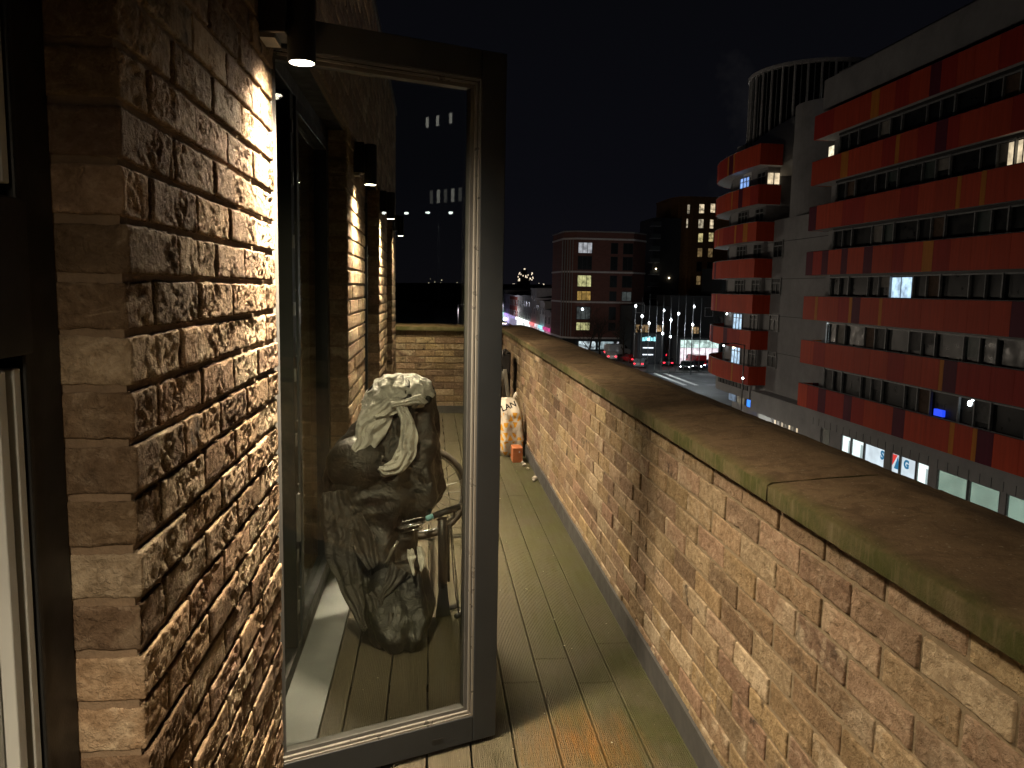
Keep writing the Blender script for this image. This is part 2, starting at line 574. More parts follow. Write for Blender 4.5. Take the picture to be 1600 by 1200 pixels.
def brick_rows(a0, a1, z0, nrows, first_half=0, gap=.010):
    """Rows of a stretcher bond between a0 and a1: yields (row, centre, z, length)."""
    for r in range(nrows):
        z = z0 + COURSE * r + COURSE / 2
        a = a0
        first = True
        while a < a1 - .03:
            ln = BL
            if first and (r + first_half) % 2: ln = .1025
            first = False
            if a + ln > a1: ln = a1 - a
            if a1 - (a + ln) < .045: ln = a1 - a
            yield r, a + ln / 2, z, ln
            a += ln + gap
JIT = random.Random(3)
def put_brick(parent, facing, plane, c, z, ln, sets, mat):
    """facing: rotation about z; plane: coordinate of the wall face; c: coordinate along the wall."""
    st, hf = sets
    src = JIT.choice(st) if ln > .16 else JIT.choice(hf)
    nominal = BL if ln > .16 else .1025
    o = bpy.data.objects.new('brick', src)
    COL.objects.link(o)
    o.parent = parent
    proud = JIT.uniform(-.0025, .0025)
    flip = JIT.random() < .5
    if facing == 'x+':
        o.location = (plane + proud, c, z); rz = R(90)
    elif facing == 'x-':
        o.location = (plane - proud, c, z); rz = R(-90)
    else:
        o.location = (c, plane - proud, z); rz = 0
    o.rotation_euler = (R(JIT.uniform(-.6, .6)), (math.pi if flip else 0) + R(JIT.uniform(-.5, .5)), rz)
    s = ln / nominal
    o.scale = (s * JIT.uniform(.985, 1.0), 1, JIT.uniform(.96, 1.01))
    return o
class BrickStuff:
    def __init__(self): self.v = []; self.f = []
    def add(self, facing, plane, c, z, ln):
        src = JIT.choice(LOW_S)
        s = ln / BL; b = len(self.v); pr = JIT.uniform(-.002, .002)
        for v in src.vertices:
            x, y, zz = v.co.x * s, v.co.y, v.co.z
            if facing == 'x+': self.v.append((plane + pr - y, c + x, z + zz))
            elif facing == 'x-': self.v.append((plane - pr + y, c - x, z + zz))
            else: self.v.append((c + x, plane - pr + y, z + zz))
        for p in src.polygons:
            self.f.append(tuple(b + i for i in p.vertices))
    def build(self, mat, parent):
        me = bpy.data.meshes.new('brickwork'); me.from_pydata(self.v, [], self.f); me.update()
        return stuff(place('brickwork', me, mat, parent, True))

# ================================================================== THE BALCONY
WX = -.400        # face of the brick piers
RX = -.490        # window plane
PIERS = [(1.10, 2.12), (3.92, 4.92), (6.26, 7.37), (8.35, 9.10)]
OPEN = [(2.12, 3.92), (4.92, 6.26), (7.37, 8.35)]
HEAD = 2.18
TOP = 3.33

house = thing('brick_building', 'brown stock brick flats at the left with rough piers between black framed glazed doors', 'building')
# mortar body: piers, band above the openings, everything behind
b = MB()
for a0, a1 in PIERS:
    b.box(-.72, WX - .009, a0 + .0045, a1 - .0045, -.10, HEAD)
b.box(-.72, WX - .009, 1.109, 9.10, HEAD + .004, TOP)
b.build('mortar', M['mortar'], house)
b = MB()
b.box(-9.0, -2.6, -6, 9.10, -.10, TOP - .05)
b.box(-9.0, 1.02, -22.0, 9.25, -10.25, -.13)
b.box(-2.6, -.72, 1.109, 9.10, HEAD + .10, TOP - .02)
b.build('inner_wall', M['dark_room'], house)
MB().box(-.80, WX + .015, 1.095, 9.12, TOP, TOP + .05).build('roof_edge', M['frame_black'], house)
bs = BrickStuff()
cnt = 0
for pi, (a0, a1) in enumerate(PIERS):
    for r, c, z, ln in brick_rows(a0, a1, -.045, 30, pi):
        top_ok = (pi == 0 and r >= 0) or (pi == 1 and r >= 4)
        if cnt < 300 and top_ok and pi < 2:
            put_brick(house, 'x+', WX, c, z, ln, (STRETCH, HALF), M['brick']); cnt += 1
        else:
            bs.add('x+', WX, c, z, ln)
for r, c, z, ln in brick_rows(1.10, 9.10, HEAD + .028, 15, 0):
    bs.add('x+', WX, c, z, ln)
bs.build(M['brick'], house)

# frames, glazing, sills and curtains of the three openings
def frame_rect(mb, x0, x1, y0, y1, z0, z1, w, wb=None):
    wb = wb or w
    mb.box(x0, x1, y0, y0 + w, z0, z1)
    mb.box(x0, x1, y1 - w, y1, z0, z1)
    mb.box(x0, x1, y0 + w, y1 - w, z1 - w, z1)
    mb.box(x0, x1, y0 + w, y1 - w, z0, z0 + wb)
def curtain(y0, y1, z0, z1, x, parent, amp=.018, lam=.055):
    mb = MB(); n = int((y1 - y0) / .007)
    for i in range(n + 1):
        y = y0 + (y1 - y0) * i / n
        t = y / lam * 2 * math.pi
        xx = x + amp * math.sin(t + .6 * math.sin(t * .37)) + .004 * math.sin(t * 2.3)
        mb.v += [(xx, y, z0), (xx - .006, y, (z0 + z1) / 2), (xx, y, z1)]
    for i in range(n):
        for j in range(2):
            mb.f.append((i * 3 + j, (i + 1) * 3 + j, (i + 1) * 3 + j + 1, i * 3 + j + 1))
    o = mb.build('curtain', M['curtain'], parent, True)
    md = o.modifiers.new('thick', 'SOLIDIFY'); md.thickness = .002
    return o
for oi_, (a0, a1) in enumerate(OPEN):
    f = MB()
    frame_rect(f, RX - .07, RX, a0 + .004, a1 - .004, .03, HEAD - .003, .055)
    if oi_ == 0:
        f.box(RX - .068, RX - .002, 2.90, 2.97, .085, HEAD - .058)
    else:
        mid = (a0 + a1) / 2
        f.box(RX - .068, RX - .002, mid - .04, mid + .04, .085, HEAD - .058)
    w = bevel(f.build('window', M['frame_black'], house), .003)
    g = MB()
    if oi_ == 0:
        # inner sash of the fixed light
        s = MB(); frame_rect(s, RX - .05, RX + .006, 2.972, 3.857, .088, HEAD - .061, .05)
        bevel(s.build('sash', M['frame'], w), .003)
        g.box(RX - .030, RX - .024, 3.02, 3.81, .14, HEAD - .115)
    else:
        s = MB()
        frame_rect(s, RX - .05, RX + .006, a0 + .062, mid - .042, .088, HEAD - .061, .045)
        frame_rect(s, RX - .05, RX + .006, mid + .042, a1 - .062, .088, HEAD - .061, .045)
        bevel(s.build('sash', M['frame'], w), .003)
        g.box(RX - .030, RX - .024, a0 + .11, mid - .09, .14, HEAD - .115)
        g.box(RX - .030, RX - .024, mid + .09, a1 - .11, .14, HEAD - .115)
    g.build('pane', M['win_glass'], w)
    if oi_ == 0: curtain(2.98, 3.86, .09, HEAD - .06, RX - .100, house)
    else: curtain(a0 + .05, a1 - .05, .05, HEAD - .02, RX - .17, house, .02, .07)
    MB().box(RX - .09, -.352, a0 + .003, a1 - .003, -.01, .028).build('door_sill', M['sill'], house)
    MB().box(-.72, WX - .02, a0 + .004, a1 - .004, HEAD, HEAD + .028).build('lintel', M['frame_black'], house)
# little lock keeps and screws down the jamb beside the open leaf
mb = MB()
for z in (.22, .42, .62, .86, 1.10, 1.34, 1.58, 1.80, 1.98):
    mb.box(RX - .001, RX + .003, 2.905, 2.93, z, z + .045)
    mb.sphere((RX + .001, 2.94, z + .09), .004, 8, 5)
mb.box(RX - .001, RX + .012, 2.903, 2.926, .50, .68)
mb.build('lock_keep', M['dull_steel'], house)

# the glazed frames of the near opening, cut by the left edge of the picture
f = MB()
f.box(RX - .07, RX, 1.015, 1.10, -.05, 2.6)
f.box(RX - .06, RX + .008, .20, 1.015, 1.36, 1.545)
f.box(RX - .055, RX + .004, 1.00, 1.012, -.05, 2.6)
f.box(RX - .07, RX, .10, .20, -.05, 2.6)
near_w = bevel(f.build('window', M['frame_black'], house), .003)
s = MB()
for i, (ya, yb, xo) in enumerate(((.976, .992, .002), (.959, .972, -.006), (.936, .955, .004), (.915, .932, -.010), (.85, .911, -.022))):
    for z0, z1 in ((-.05, 1.345), (1.56, 2.6)):
        s.box(RX - .08, RX + xo, ya, yb, z0, z1)
bevel(s.build('sash', M['cream'], near_w), .002)
g = MB()
for z0, z1 in ((-.05, 1.35), (1.56, 2.6)):
    g.box(RX - .06, RX - .054, .21, .85, z0, z1)
g.build('pane', M['win_glass'], near_w)
curtain(.15, .84, -.05, 2.5, RX - .17, house)

# ---- the open door
ang = math.atan2(.265, .66)
HX, HY = -.452, 2.118
DW, DZ0, DZ1 = .722, .012, 2.13
door = thing('_tmp', 'x', 'x')
bpy.data.objects.remove(door)
door = bpy.data.objects.new('door', None); COL.objects.link(door)
door.location = (HX, HY, 0); door.rotation_euler = (0, 0, ang); door.parent = house
door['label'] = 'tall dark grey glazed door standing open across the balcony'
ST, TH = .082, .062
SH = .036
RB = .088        # bottom rail
d = MB()
d.box(0, SH, 0, TH, DZ0, DZ1)
d.box(DW - ST, DW, 0, TH, DZ0, DZ1)
d.box(SH, DW - ST, 0, TH, DZ1 - ST, DZ1)
d.box(SH, DW - ST, 0, TH, DZ0, DZ0 + RB)
bevel(d.build('door_frame', M['frame'], door), .003)
x0, x1, z0, z1 = SH, DW - ST, DZ0 + RB, DZ1 - ST
def ringf(x0, x1, z0, z1, w, y0, y1):
    k = MB()
    k.box(x0, x0 + w, y0, y1, z0, z1); k.box(x1 - w, x1, y0, y1, z0, z1)
    k.box(x0 + w, x1 - w, y0, y1, z0, z0 + w); k.box(x0 + w, x1 - w, y0, y1, z1 - w, z1)
    return k
ringf(x0, x1, z0, z1, .0055, .002, .050).build('glazing_bead', M['bead'], door)
ringf(x0 + .0056, x1 - .0056, z0 + .0056, z1 - .0056, .0028, .012, .050).build('gasket', M['gasket'], door)
ringf(x0 + .0085, x1 - .0085, z0 + .0085, z1 - .0085, .0055, .008, .050).build('glazing_bead', M['bead'], door)
ringf(x0 + .0141, x1 - .0141, z0 + .0141, z1 - .0141, .011, .017, .048).build('gasket', M['skirt'], door)
for yy in (.0205, .041):
    MB().box(x0 + .012, x1 - .012, yy, yy + .004, z0 + .012, z1 - .012).build('glass_pane', M['glass'], door)
MB().box(.50, .535, -.0012, .001, .047, .053).build('drain_slot', M['gasket'], door)
for z in (.30, 1.05, 1.85):
    h = MB(); h.tube([(-.012, -.006, z - .05), (-.012, -.006, z + .05)], .009, 10)
    h.box(-.012, .02, -.004, .002, z - .045, z + .045)
    h.build('hinge', M['frame_black'], door, False)
h = MB(); h.box(DW - .0005, DW + .003, .018, .044, .95, 1.20)
h.build('lock_plate', M['dull_steel'], door)

# ---- deck boards (ridged profile, laid along the balcony)
deck = bpy.data.objects.new('deck', None); COL.objects.link(deck); struct(deck)
def board(xa, xb, ya, yb, solid=False):
    n = 19
    w = xb - xa; prof = []
    zt = 0.0
    prof.append((xa, -.022)); prof.append((xa, -.002)); prof.append((xa + .002, zt))
    if not solid:
        m = w - .010
        for i in range(n):
            a = xa + .005 + m * i / n; s = m / n
            prof += [(a, zt), (a + s * .10, zt - .0042), (a + s * .46, zt - .0042), (a + s * .56, zt)]
    prof.append((xb - .002, zt)); prof.append((xb, -.002)); prof.append((xb, -.022))
    mb = MB(); k = len(prof)
    mb.v = [(x, ya, z) for x, z in prof] + [(x, yb, z) for x, z in prof]
    mb.f = [(i, i + 1, k + i + 1, k + i)[::-1] for i in range(k - 1)]
    mb.f.append(tuple(range(k))); mb.f.append(tuple(reversed(range(k, 2 * k))))
    return mb.build('deck_board', M['deck'], deck)
edge = .828
splits = [[3.05, 6.3], [2.93 - .2, 5.4], [3.9, 7.1], [2.55 + .2, 6.0], [3.6, 7.4], [4.4, 7.9], [3.2, 6.6], [4.9], [5.6]]
for i in range(9):
    xb = edge - .1385 * i - (0 if i == 0 else .0032)
    xa = edge - .1385 * (i + 1) + .0032
    if i == 2: splits[i] = [2.93, 5.9]
    ys = [-1.4] + splits[i] + [9.09]
    for a, c in zip(ys[:-1], ys[1:]):
        board(xa, xb, a + .002, c - .002)
board(-.60, -.424, -1.4, 1.09); board(-.53, -.424, 2.13, 9.09)
s = MB()
s.box(-.9, .85, -1.5, 9.1, -.12, -.055)
for y in [x * .4 for x in range(-3, 23)]:
    s.box(-.6, .83, y, y + .045, -.054, -.023)
s.build('deck_joist', M['frame_black'], deck)
# crumbs and flecks
fl = MB(); r4 = random.Random(9)
for i in range(90):
    x, y = r4.uniform(-.3, .8), r4.uniform(1.3, 6.5)
    q = r4.uniform(.0012, .0035)
    fl.sphere((x, y, q * .4), q, 5, 3, 1.4, 1, .5)
lf = fl.build('litter', simple('pale_litter', (.5, .48, .4), .8), None)
stuff(tag(lf, 'pale crumbs and flecks scattered on the deck boards', 'litter'))

# ---- parapet wall
par = thing('parapet_wall', 'long waist-high brick parapet along the right of the balcony with stone coping', 'wall')
PX = .838
b = MB()
b.box(PX + .006, 1.18, -1.6, 9.36, -.12, .954)
b.build('mortar', M['mortar_par'], par)
MB().box(PX - .012, PX - .009, -1.6, 9.09, -.02, .103).box(PX - .009, PX + .004, -1.6, 9.09, .099, .103).build('skirting_flashing', M['skirt'], par)
bs = BrickStuff(); cnt = 0
allb = []
for r, c, z, ln in brick_rows(-1.6, 9.09, .055 - COURSE * 1, 13, 0):
    allb.append((r, c, z, ln))
vis = [q for q in allb if q[1] > .92 and q[0] >= 1]
vis.sort(key=lambda q: q[1])
near = set(vis[:300])
for q in allb:
    if q in near: put_brick(par, 'x-', PX, q[1], q[2], q[3], (STRETCH_S, HALF_S), M['brick_par'])
    elif q[0] >= 0: bs.add('x-', PX, q[1], q[2], q[3])
bs.build(M['brick_par'], par)
def coping_stone(ya, yb, parent, axis='y', x_in=.800, x_out=1.240, seed=0):
    xs = [x_in, x_in, x_in + .004, x_in + .012] + [x_in + .012 + (x_out - x_in - .024) * i / 22 for i in range(1, 22)] + [x_out - .012, x_out, x_out]
    def ztop(x):
        t = (x - x_in) / (x_out - x_in)
        return 1.004 + .020 * t / .62 if t < .62 else 1.024 - .040 * (t - .62) / .38
    mb = MB()
    n = max(4, int((yb - ya) / .02)); k = len(xs)
    for i in range(n + 1):
        y = ya + (yb - ya) * i / n
        ende = min(i, n - i)
        for j, x in enumerate(xs):
            if j == 0: z = .957
            elif j == 1: z = .995
            elif j == k - 1: z = .957
            elif j == k - 2: z = .975
            else: z = ztop(x) + (-.004 if j == 2 else 0)
            q = Vector((x * 9, y * 9, seed * 5.1))
            wob = .0022 * noise.noise(q) + .0010 * noise.noise(q * 6)
            xx = x + (.003 * noise.noise(Vector((seed, y * 14, z * 20))) if j < 3 else 0)
            zz = z + (wob if j > 1 else 0) - (.003 if ende == 0 and j > 1 else 0)
            mb.v.append((xx, y, zz) if axis == 'y' else (y, xx, zz))
    fs = []
    for i in range(n):
        for j in range(k - 1):
            fs.append((i * k + j, (i + 1) * k + j, (i + 1) * k + j + 1, i * k + j + 1))
        fs.append((i * k + k - 1, (i + 1) * k + k - 1, (i + 1) * k, i * k))
    fs.append(tuple(range(k))[::-1]); fs.append(tuple(n * k + j for j in range(k)))
    if axis != 'y': fs = [f[::-1] for f in fs]
    mb.f = [f[::-1] if False else f for f in fs]
    o = mb.build('coping_stone', M['coping'], parent, True)
    bm = bmesh.new(); bm.from_mesh(o.data); bmesh.ops.recalc_face_normals(bm, faces=bm.faces)
    for ed in bm.edges:
        if len(ed.link_faces) == 2 and ed.calc_face_angle(0) > R(48): ed.smooth = False
    bm.to_mesh(o.data); bm.free()
    return o
y = 1.76 - .968 * 3
i = 0
while y < 9.3:
    y2 = min(y + .968, 9.41)
    if 9.41 - y2 < .3: y2 = 9.41
    coping_stone(y + .0035, y2 - .0035, par, seed=i)
    y = y2; i += 1
    if y >= 9.40: break
# bed of mortar that shows as a thin dark line under the coping
MB().box(PX + .010, 1.17, -1.6, 9.36, .9545, .958).build('mortar_bed', M['mortar'], par)

# ---- end wall
ew = thing('end_wall', 'low brick wall closing the far end of the balcony, seen through the door glass', 'wall')
EY = 9.10
MB().box(-.40, .84, EY + .008, 9.33, -.12, .954).build('mortar', M['mortar'], ew)
for r, c, z, ln in brick_rows(-.395, .836, .055 - COURSE, 13, 1):
    if r >= 1: put_brick(ew, 'y-', EY, c, z, ln, (STRETCH_S, HALF_S), None)
MB().box(-.40, .826, EY - .016, EY - .012, -.02, .085).build('skirting_flashing', M['skirt'], ew)
for k, (a, c) in enumerate(((-.43, .565), (.572, .797))):
    coping_stone(a, c, ew, axis='x', x_in=9.06, x_out=9.40, seed=30 + k)

# ------------------------------------------------------------------ wall lamps
def wall_lamp(x, y, z, label, power):
    t = thing('wall_lamp', label, 'lamp', (x, y, z), 0, 'cylinder downlights on the brick piers')
    r = .033
    n = 28
    mb = MB()
    # hollow cylinder body
    prof = [(r - .004, .012), (r - .003, 0), (r, 0), (r, .20), (r - .004, .205), (0.0001, .205)]
    for pr, pz in prof:
        for j in range(n):
            a = 2 * math.pi * j / n
            mb.v.append((pr * math.cos(a), pr * math.sin(a), pz))
    for i in range(len(prof) - 1):
        for j in range(n):
            j2 = (j + 1) % n
            mb.f.append((i * n + j, i * n + j2, (i + 1) * n + j2, (i + 1) * n + j))
    smooth_angle(mb.build('housing', M['frame_black'], t))
    mb = MB(); mb.box(WX - x, -.028, -.045, .045, .055, .165); mb.box(WX - x, -.030, -.020, .020, .165, .215)
    bevel(mb.build('mounting_box', M['frame_black'], t), .003)
    MB().box(WX - x, -.055, -.040, .040, .044, .0545).build('bracket_plate', M['zinc'], t)
    MB().box(WX - x, -.07, .01, .04, .2155, .235).build('top_clip', M['zinc'], t)
    mb = MB()
    for j in range(n):
        a = 2 * math.pi * j / n
        mb.v.append(((r - .0045) * math.cos(a), (r - .0045) * math.sin(a), .0005))
    mb.f = [tuple(reversed(range(n)))]
    for j in range(n):
        a = 2 * math.pi * j / n
        mb.v.append(((r - .0045) * math.cos(a), (r - .0045) * math.sin(a), .006))
    mb.f.append(tuple(range(n, 2 * n)))
    for j in range(n): mb.f.append((j, (j + 1) % n, n + (j + 1) % n, n + j))
    mb.build('lens', M['lens'], t)
    for nm, size, blend, pw in (('core', 70, 1.0, power * 1.5), ('beam', 122, .9, power * 1.30), ('spill', 162, 1.0, power * .60)):
        L = bpy.data.lights.new('lamp_light', 'SPOT')
        L.energy = pw; L.color = LAMP_COL; L.spot_size = R(size); L.spot_blend = blend; L.shadow_soft_size = .028 if nm == 'core' else .080
        lo = bpy.data.objects.new('lamp_light', L); COL.objects.link(lo)
        lo.parent = t; lo.location = (0, 0, -.004)
    return t
wall_lamp(-.310, 2.00, 1.975, 'lit black cylinder lamp beside the top corner of the open door, nearest one', 138)
wall_lamp(-.318, 4.27, 1.975, 'lit black cylinder lamp on the second brick pier, seen through the door glass', 185)
wall_lamp(-.318, 6.36, 1.975, 'lit black cylinder lamp on the third brick pier, seen small through the glass', 175)
wall_lamp(-.318, 8.42, 1.975, 'lit black cylinder lamp on the last brick pier by the end wall', 70)
wall_lamp(-.310, -.25, 1.975, 'lit black cylinder lamp on the pier behind the viewer', 170)
b = MB(); b.box(-.72, WX, -1.6, .10, -.1, TOP); b.build('rear_pier', M['mortar'], house)

# ------------------------------------------------------------------ bicycle and its cover
def wrinkle(me_v, amp, sc, seed):
    out = []
    for v in me_v:
        q = Vector(v) * sc + Vector((seed, seed * 2, 0))
        w = noise.noise_vector(q)
        rd = 1 - 2 * abs(noise.noise(q * 2.1))
        out.append((v[0] + amp * (w.x + .5 * rd), v[1] + amp * (w.y - .6 * rd), v[2] + amp * .4 * w.z))
    return out
def loft(levels, n=56, folds=9, fold_amp=.012, seed=1, amp=.012, sc=9, sub=5):
    """levels: (z, xl, xr, yc, yh). Closed rings joined upward with hanging folds."""
    lv = []
    for a, c in zip(levels[:-1], levels[1:]):
        for k in range(sub):
            t = k / sub
            lv.append(tuple(a[i] + (c[i] - a[i]) * t for i in range(5)))
    lv.append(levels[-1])
    vs = []
    for (z, xl, xr, yc, yh) in lv:
        cx, hx = (xl + xr) / 2, (xr - xl) / 2
        for j in range(n):
            t = 2 * math.pi * j / n
            fo = 1 + fold_amp / max(.04, hx) * math.sin(folds * t + 2 * noise.noise(Vector((z * 4, t, seed))))
            cc, ss = math.cos(t), math.sin(t)
            px = math.copysign(abs(cc) ** .8, cc); py = math.copysign(abs(ss) ** .8, ss)
            vs.append((cx + hx * px * fo, yc + yh * py * fo, z))
    vs = wrinkle(vs, amp, sc, seed)
    fs = []
    for i in range(len(lv) - 1):
        for j in range(n):
            j2 = (j + 1) % n
            fs.append((i * n + j, i * n + j2, (i + 1) * n + j2, (i + 1) * n + j))
    fs.append(tuple((len(lv) - 1) * n + j for j in range(n)))
    mb = MB(); mb.v = vs; mb.f = fs
    return mb
def ribbon(pts, widths, thick_dir, n=18, seed=0, amp=.010, sc=14, curl=.015):
    """Soft strip of cloth along pts with the given widths, bowed across."""
    P = []
    for a, c in zip(pts[:-1], pts[1:]):
        for k in range(6): P.append(Vector(a).lerp(Vector(c), k / 6))
    P.append(Vector(pts[-1]))
    W = []
    for a, c in zip(widths[:-1], widths[1:]):
        for k in range(6): W.append(a + (c - a) * k / 6)
    W.append(widths[-1])
    vs = []; td = Vector(thick_dir).normalized()
    for i, p in enumerate(P):
        dr = (P[min(i + 1, len(P) - 1)] - P[max(i - 1, 0)]).normalized()
        side = dr.cross(td).normalized()
        for j in range(n + 1):
            s = j / n * 2 - 1
            vs.append(tuple(p + side * W[i] * s + td * (curl * (1 - s * s) + min(.009, W[i] * .22) * math.sin(s * 8.5 + 1.8 * math.sin(i * .33) + seed))))
    vs = wrinkle(vs, amp, sc, seed)
    mb = MB(); mb.v = vs
    for i in range(len(P) - 1):
        for j in range(n):
            mb.f.append((i * (n + 1) + j, i * (n + 1) + j + 1, (i + 1) * (n + 1) + j + 1, (i + 1) * (n + 1) + j))
    return mb
def solid(o, t=.003, sub=1):
    md = o.modifiers.new('thick', 'SOLIDIFY'); md.thickness = t; md.offset = 0
    if sub:
        s = o.modifiers.new('sub', 'SUBSURF'); s.levels = sub; s.render_levels = sub
    return o

cov = thing('bicycle_cover', 'black and silver waterproof cover draped in folds over a bicycle behind the glass door', 'bicycle cover', (-.15, 3.3, 0), world=True)
body = loft([(.17, -.34, -.09, 3.32, .14), (.30, -.37, -.08, 3.36, .14), (.42, -.42, -.05, 3.41, .15), (.50, -.44, .02, 3.43, .17), (.56, -.455, .055, 3.44, .18), (.64, -.45, .035, 3.45, .18),
             (.72, -.43, .030, 3.46, .17), (.80, -.37, .022, 3.47, .15), (.90, -.27, .012, 3.48, .13), (.98, -.26, .0, 3.48, .12), (1.03, -.23, -.03, 3.48, .09), (1.055, -.17, -.09, 3.48, .04)], seed=2, amp=.022, folds=8, n=90, sub=7, sc=7, fold_amp=.016)
o = body.build('cover_body', M['fabric_black'], cov, True); solid(o, .003, 0)
lump = loft([(.004, -.21, -.05, 3.10, .09), (.05, -.245, -.01, 3.12, .12), (.12, -.27, .015, 3.18, .14), (.20, -.29, -.01, 3.26, .14), (.30, -.29, -.04, 3.34, .12)], seed=5, amp=.013, folds=6, n=70, sc=6)
o = lump.build('cover_skirt', M['fabric_black'], cov, True); solid(o, .003, 0)
# rounded shoulder over the handlebar bag
mb = MB(); mb.sphere((-.295, 3.36, .69), .13, 30, 20, 1.15, .85, .95); mb.v = wrinkle(mb.v, .012, 7, 3)
mb.build('cover_shoulder', M['fabric_black'], cov, True)
# silver hood and its hanging tails
hood = loft([(.905, -.285, -.18, 3.44, .12), (.94, -.295, -.02, 3.46, .135), (.985, -.28, .010, 3.47, .13), (1.03, -.245, -.005, 3.48, .11), (1.06, -.20, -.06, 3.48, .06), (1.068, -.15, -.11, 3.48, .02)],
            seed=9, amp=.014, folds=11, sc=13, n=110, sub=8)
kx, kz = -.135, .955
hv = []
for v in hood.v:
    dx, dz = v[0] - kx, v[2] - kz
    rr = math.hypot(dx, dz); an = math.atan2(dz, dx)
    f = min(1, rr / .05) * max(0, 1 - rr / .26)
    w_ = math.sin(an * 13 + 2.2 * noise.noise(Vector((rr * 9, an, 3)))) * .013 * f
    hv.append((v[0] + .3 * w_ * (1 if dx > 0 else -1), v[1] + w_ + .035 * max(0, 1 - rr / .07), v[2] + .25 * w_))
hood.v = hv
o = hood.build('hood', M['fabric_silver'], cov, True); solid(o, .003, 1)
tl = ribbon([(-.16, 3.345, .965), (-.205, 3.33, .92), (-.245, 3.32, .86), (-.28, 3.31, .79), (-.315, 3.29, .765)], [.030, .055, .065, .045, .012], (0, -1, 0), seed=4)
solid(tl.build('hood_tail', M['fabric_silver'], cov, True), .003, 1)
tl = ribbon([(-.24, 3.36, .97), (-.262, 3.34, .90), (-.275, 3.325, .84), (-.27, 3.32, .79)], [.03, .045, .04, .02], (0, -1, 0), seed=14)
solid(tl.build('hood_tail', M['fabric_silver'], cov, True), .003, 1)
tr = ribbon([(-.125, 3.33, .965), (-.105, 3.30, .90), (-.092, 3.29, .83), (-.098, 3.28, .76), (-.135, 3.26, .705), (-.19, 3.25, .685), (-.215, 3.25, .70)], [.018, .028, .040, .045, .038, .028, .008], (0, -1, 0), seed=6)
solid(tr.build('hood_tail', M['fabric_silver'], cov, True), .003, 1)
kn = ribbon([(-.17, 3.325, .955), (-.10, 3.315, .965), (-.05, 3.32, .985), (-.02, 3.34, .955)], [.012, .016, .020, .010], (0, -1, .2), seed=8)
solid(kn.build('drawstring_knot', M['fabric_silver'], cov, True), .004, 1)
# grey lower panels and flapping hems
for k, (pts, ws, mt) in enumerate((
        ([(-.40, 3.27, .60), (-.385, 3.24, .48), (-.36, 3.20, .34), (-.31, 3.14, .18), (-.255, 3.08, .07)], [.05, .07, .06, .035, .012], 'fabric_grey'),
        ([(-.33, 3.25, .50), (-.29, 3.22, .40), (-.23, 3.18, .30)], [.04, .065, .03], 'fabric_grey'),
        ([(-.085, 3.16, .385), (-.075, 3.14, .34), (-.065, 3.12, .285)], [.008, .022, .004], 'fabric_silver'),
        ([(-.045, 3.15, .40), (-.030, 3.13, .35), (-.035, 3.12, .30)], [.006, .016, .004], 'fabric_silver'),
        ([(-.12, 3.18, .30), (-.16, 3.14, .24), (-.20, 3.11, .19)], [.05, .035, .008], 'fabric_grey'),
        ([(-.24, 3.12, .22), (-.215, 3.09, .17), (-.19, 3.07, .12)], [.030, .036, .014], 'fabric_grey'))):
    solid(ribbon(pts, ws, (0, -1, 0), seed=20 + k, amp=.012).build('cover_flap', M[mt], cov, True), .003, 1)
mb = MB(); mb.sphere((-.195, 3.255, .745), .007, 10, 8); mb.build('toggle', M['steel'], cov, True)
mb = MB(); mb.tube([(-.15, 3.06, .15), (-.158, 3.035, .10), (-.165, 3.025, .02)], .011, 8); mb.build('hem_strap', M['fabric_grey'], cov, True)

bike = thing('bicycle', 'small wheeled bicycle standing half under a cover, rear wheel and pedal showing', 'bicycle', (-.05, 4.1, 0), world=True)
WC = Vector((-.045, 4.45, .275)); ax = Vector((.10, -1, 0)).normalized()
wheel = MB().ring(WC, ax, .238, .012, 64, 8).build('wheel', M['steel'], bike, True)
MB().ring(WC, ax, .256, .0185, 72, 10).build('tyre', M['rubber'], wheel, True)
sp = MB()
a1 = ax.cross(Vector((0, 0, 1))).normalized(); a2 = ax.cross(a1)
for i in range(24):
    t = 2 * math.pi * i / 24; t2 = t + (.5 if i % 2 else -.5)
    h = WC + (a1 * math.cos(t2) + a2 * math.sin(t2)) * .022 + ax * (.025 if i % 4 < 2 else -.025)
    e_ = WC + (a1 * math.cos(t) + a2 * math.sin(t)) * .234
    sp.tube([h, e_], .0018, 4, False)
sp.build('spokes', M['dull_steel'], wheel)
MB().tube([WC - ax * .045, WC + ax * .045], .020, 12).build('hub', M['dull_steel'], wheel, True)
rf = MB().sphere(WC + (a1 * -.6 + a2 * -.8) * .15, .008, 8, 6).build('valve_light', M['steel'], wheel, True)
# frame
MB().tube([(-.03, 4.40, .275), (-.05, 4.0, .40), (-.08, 3.62, .46)], .013, 10).build('chainstay', M['black_plastic'], bike, True)
MB().tube([(-.09, 3.60, .44), (-.13, 3.52, .70), (-.15, 3.50, .98)], .016, 12).build('seat_tube', M['black_plastic'], bike, True)
MB().tube([(-.10, 3.58, .40), (-.20, 3.45, .58), (-.30, 3.40, .68)], .018, 12).build('down_tube', M['black_plastic'], bike, True)
fk = MB()
fk.tube([(.055, 3.33, .455), (.058, 3.34, .30), (.060, 3.35, .14)], .021, 12)
fk.tube([(.083, 3.36, .42), (.086, 3.36, .16)], .006, 8)
fk.build('fork_leg', M['black_plastic'], bike, True)
st = MB()
st.v = [(.045, 3.33, .16), (.078, 3.33, .16), (.095, 3.34, .012), (.03, 3.34, .0), (.045, 3.37, .16), (.078, 3.37, .16), (.095, 3.40, .012), (.03, 3.40, .0)]
st.f = [(0, 3, 2, 1), (4, 5, 6, 7), (0, 1, 5, 4), (1, 2, 6, 5), (2, 3, 7, 6), (3, 0, 4, 7)]
st.build('prop_stand', M['black_plastic'], bike)
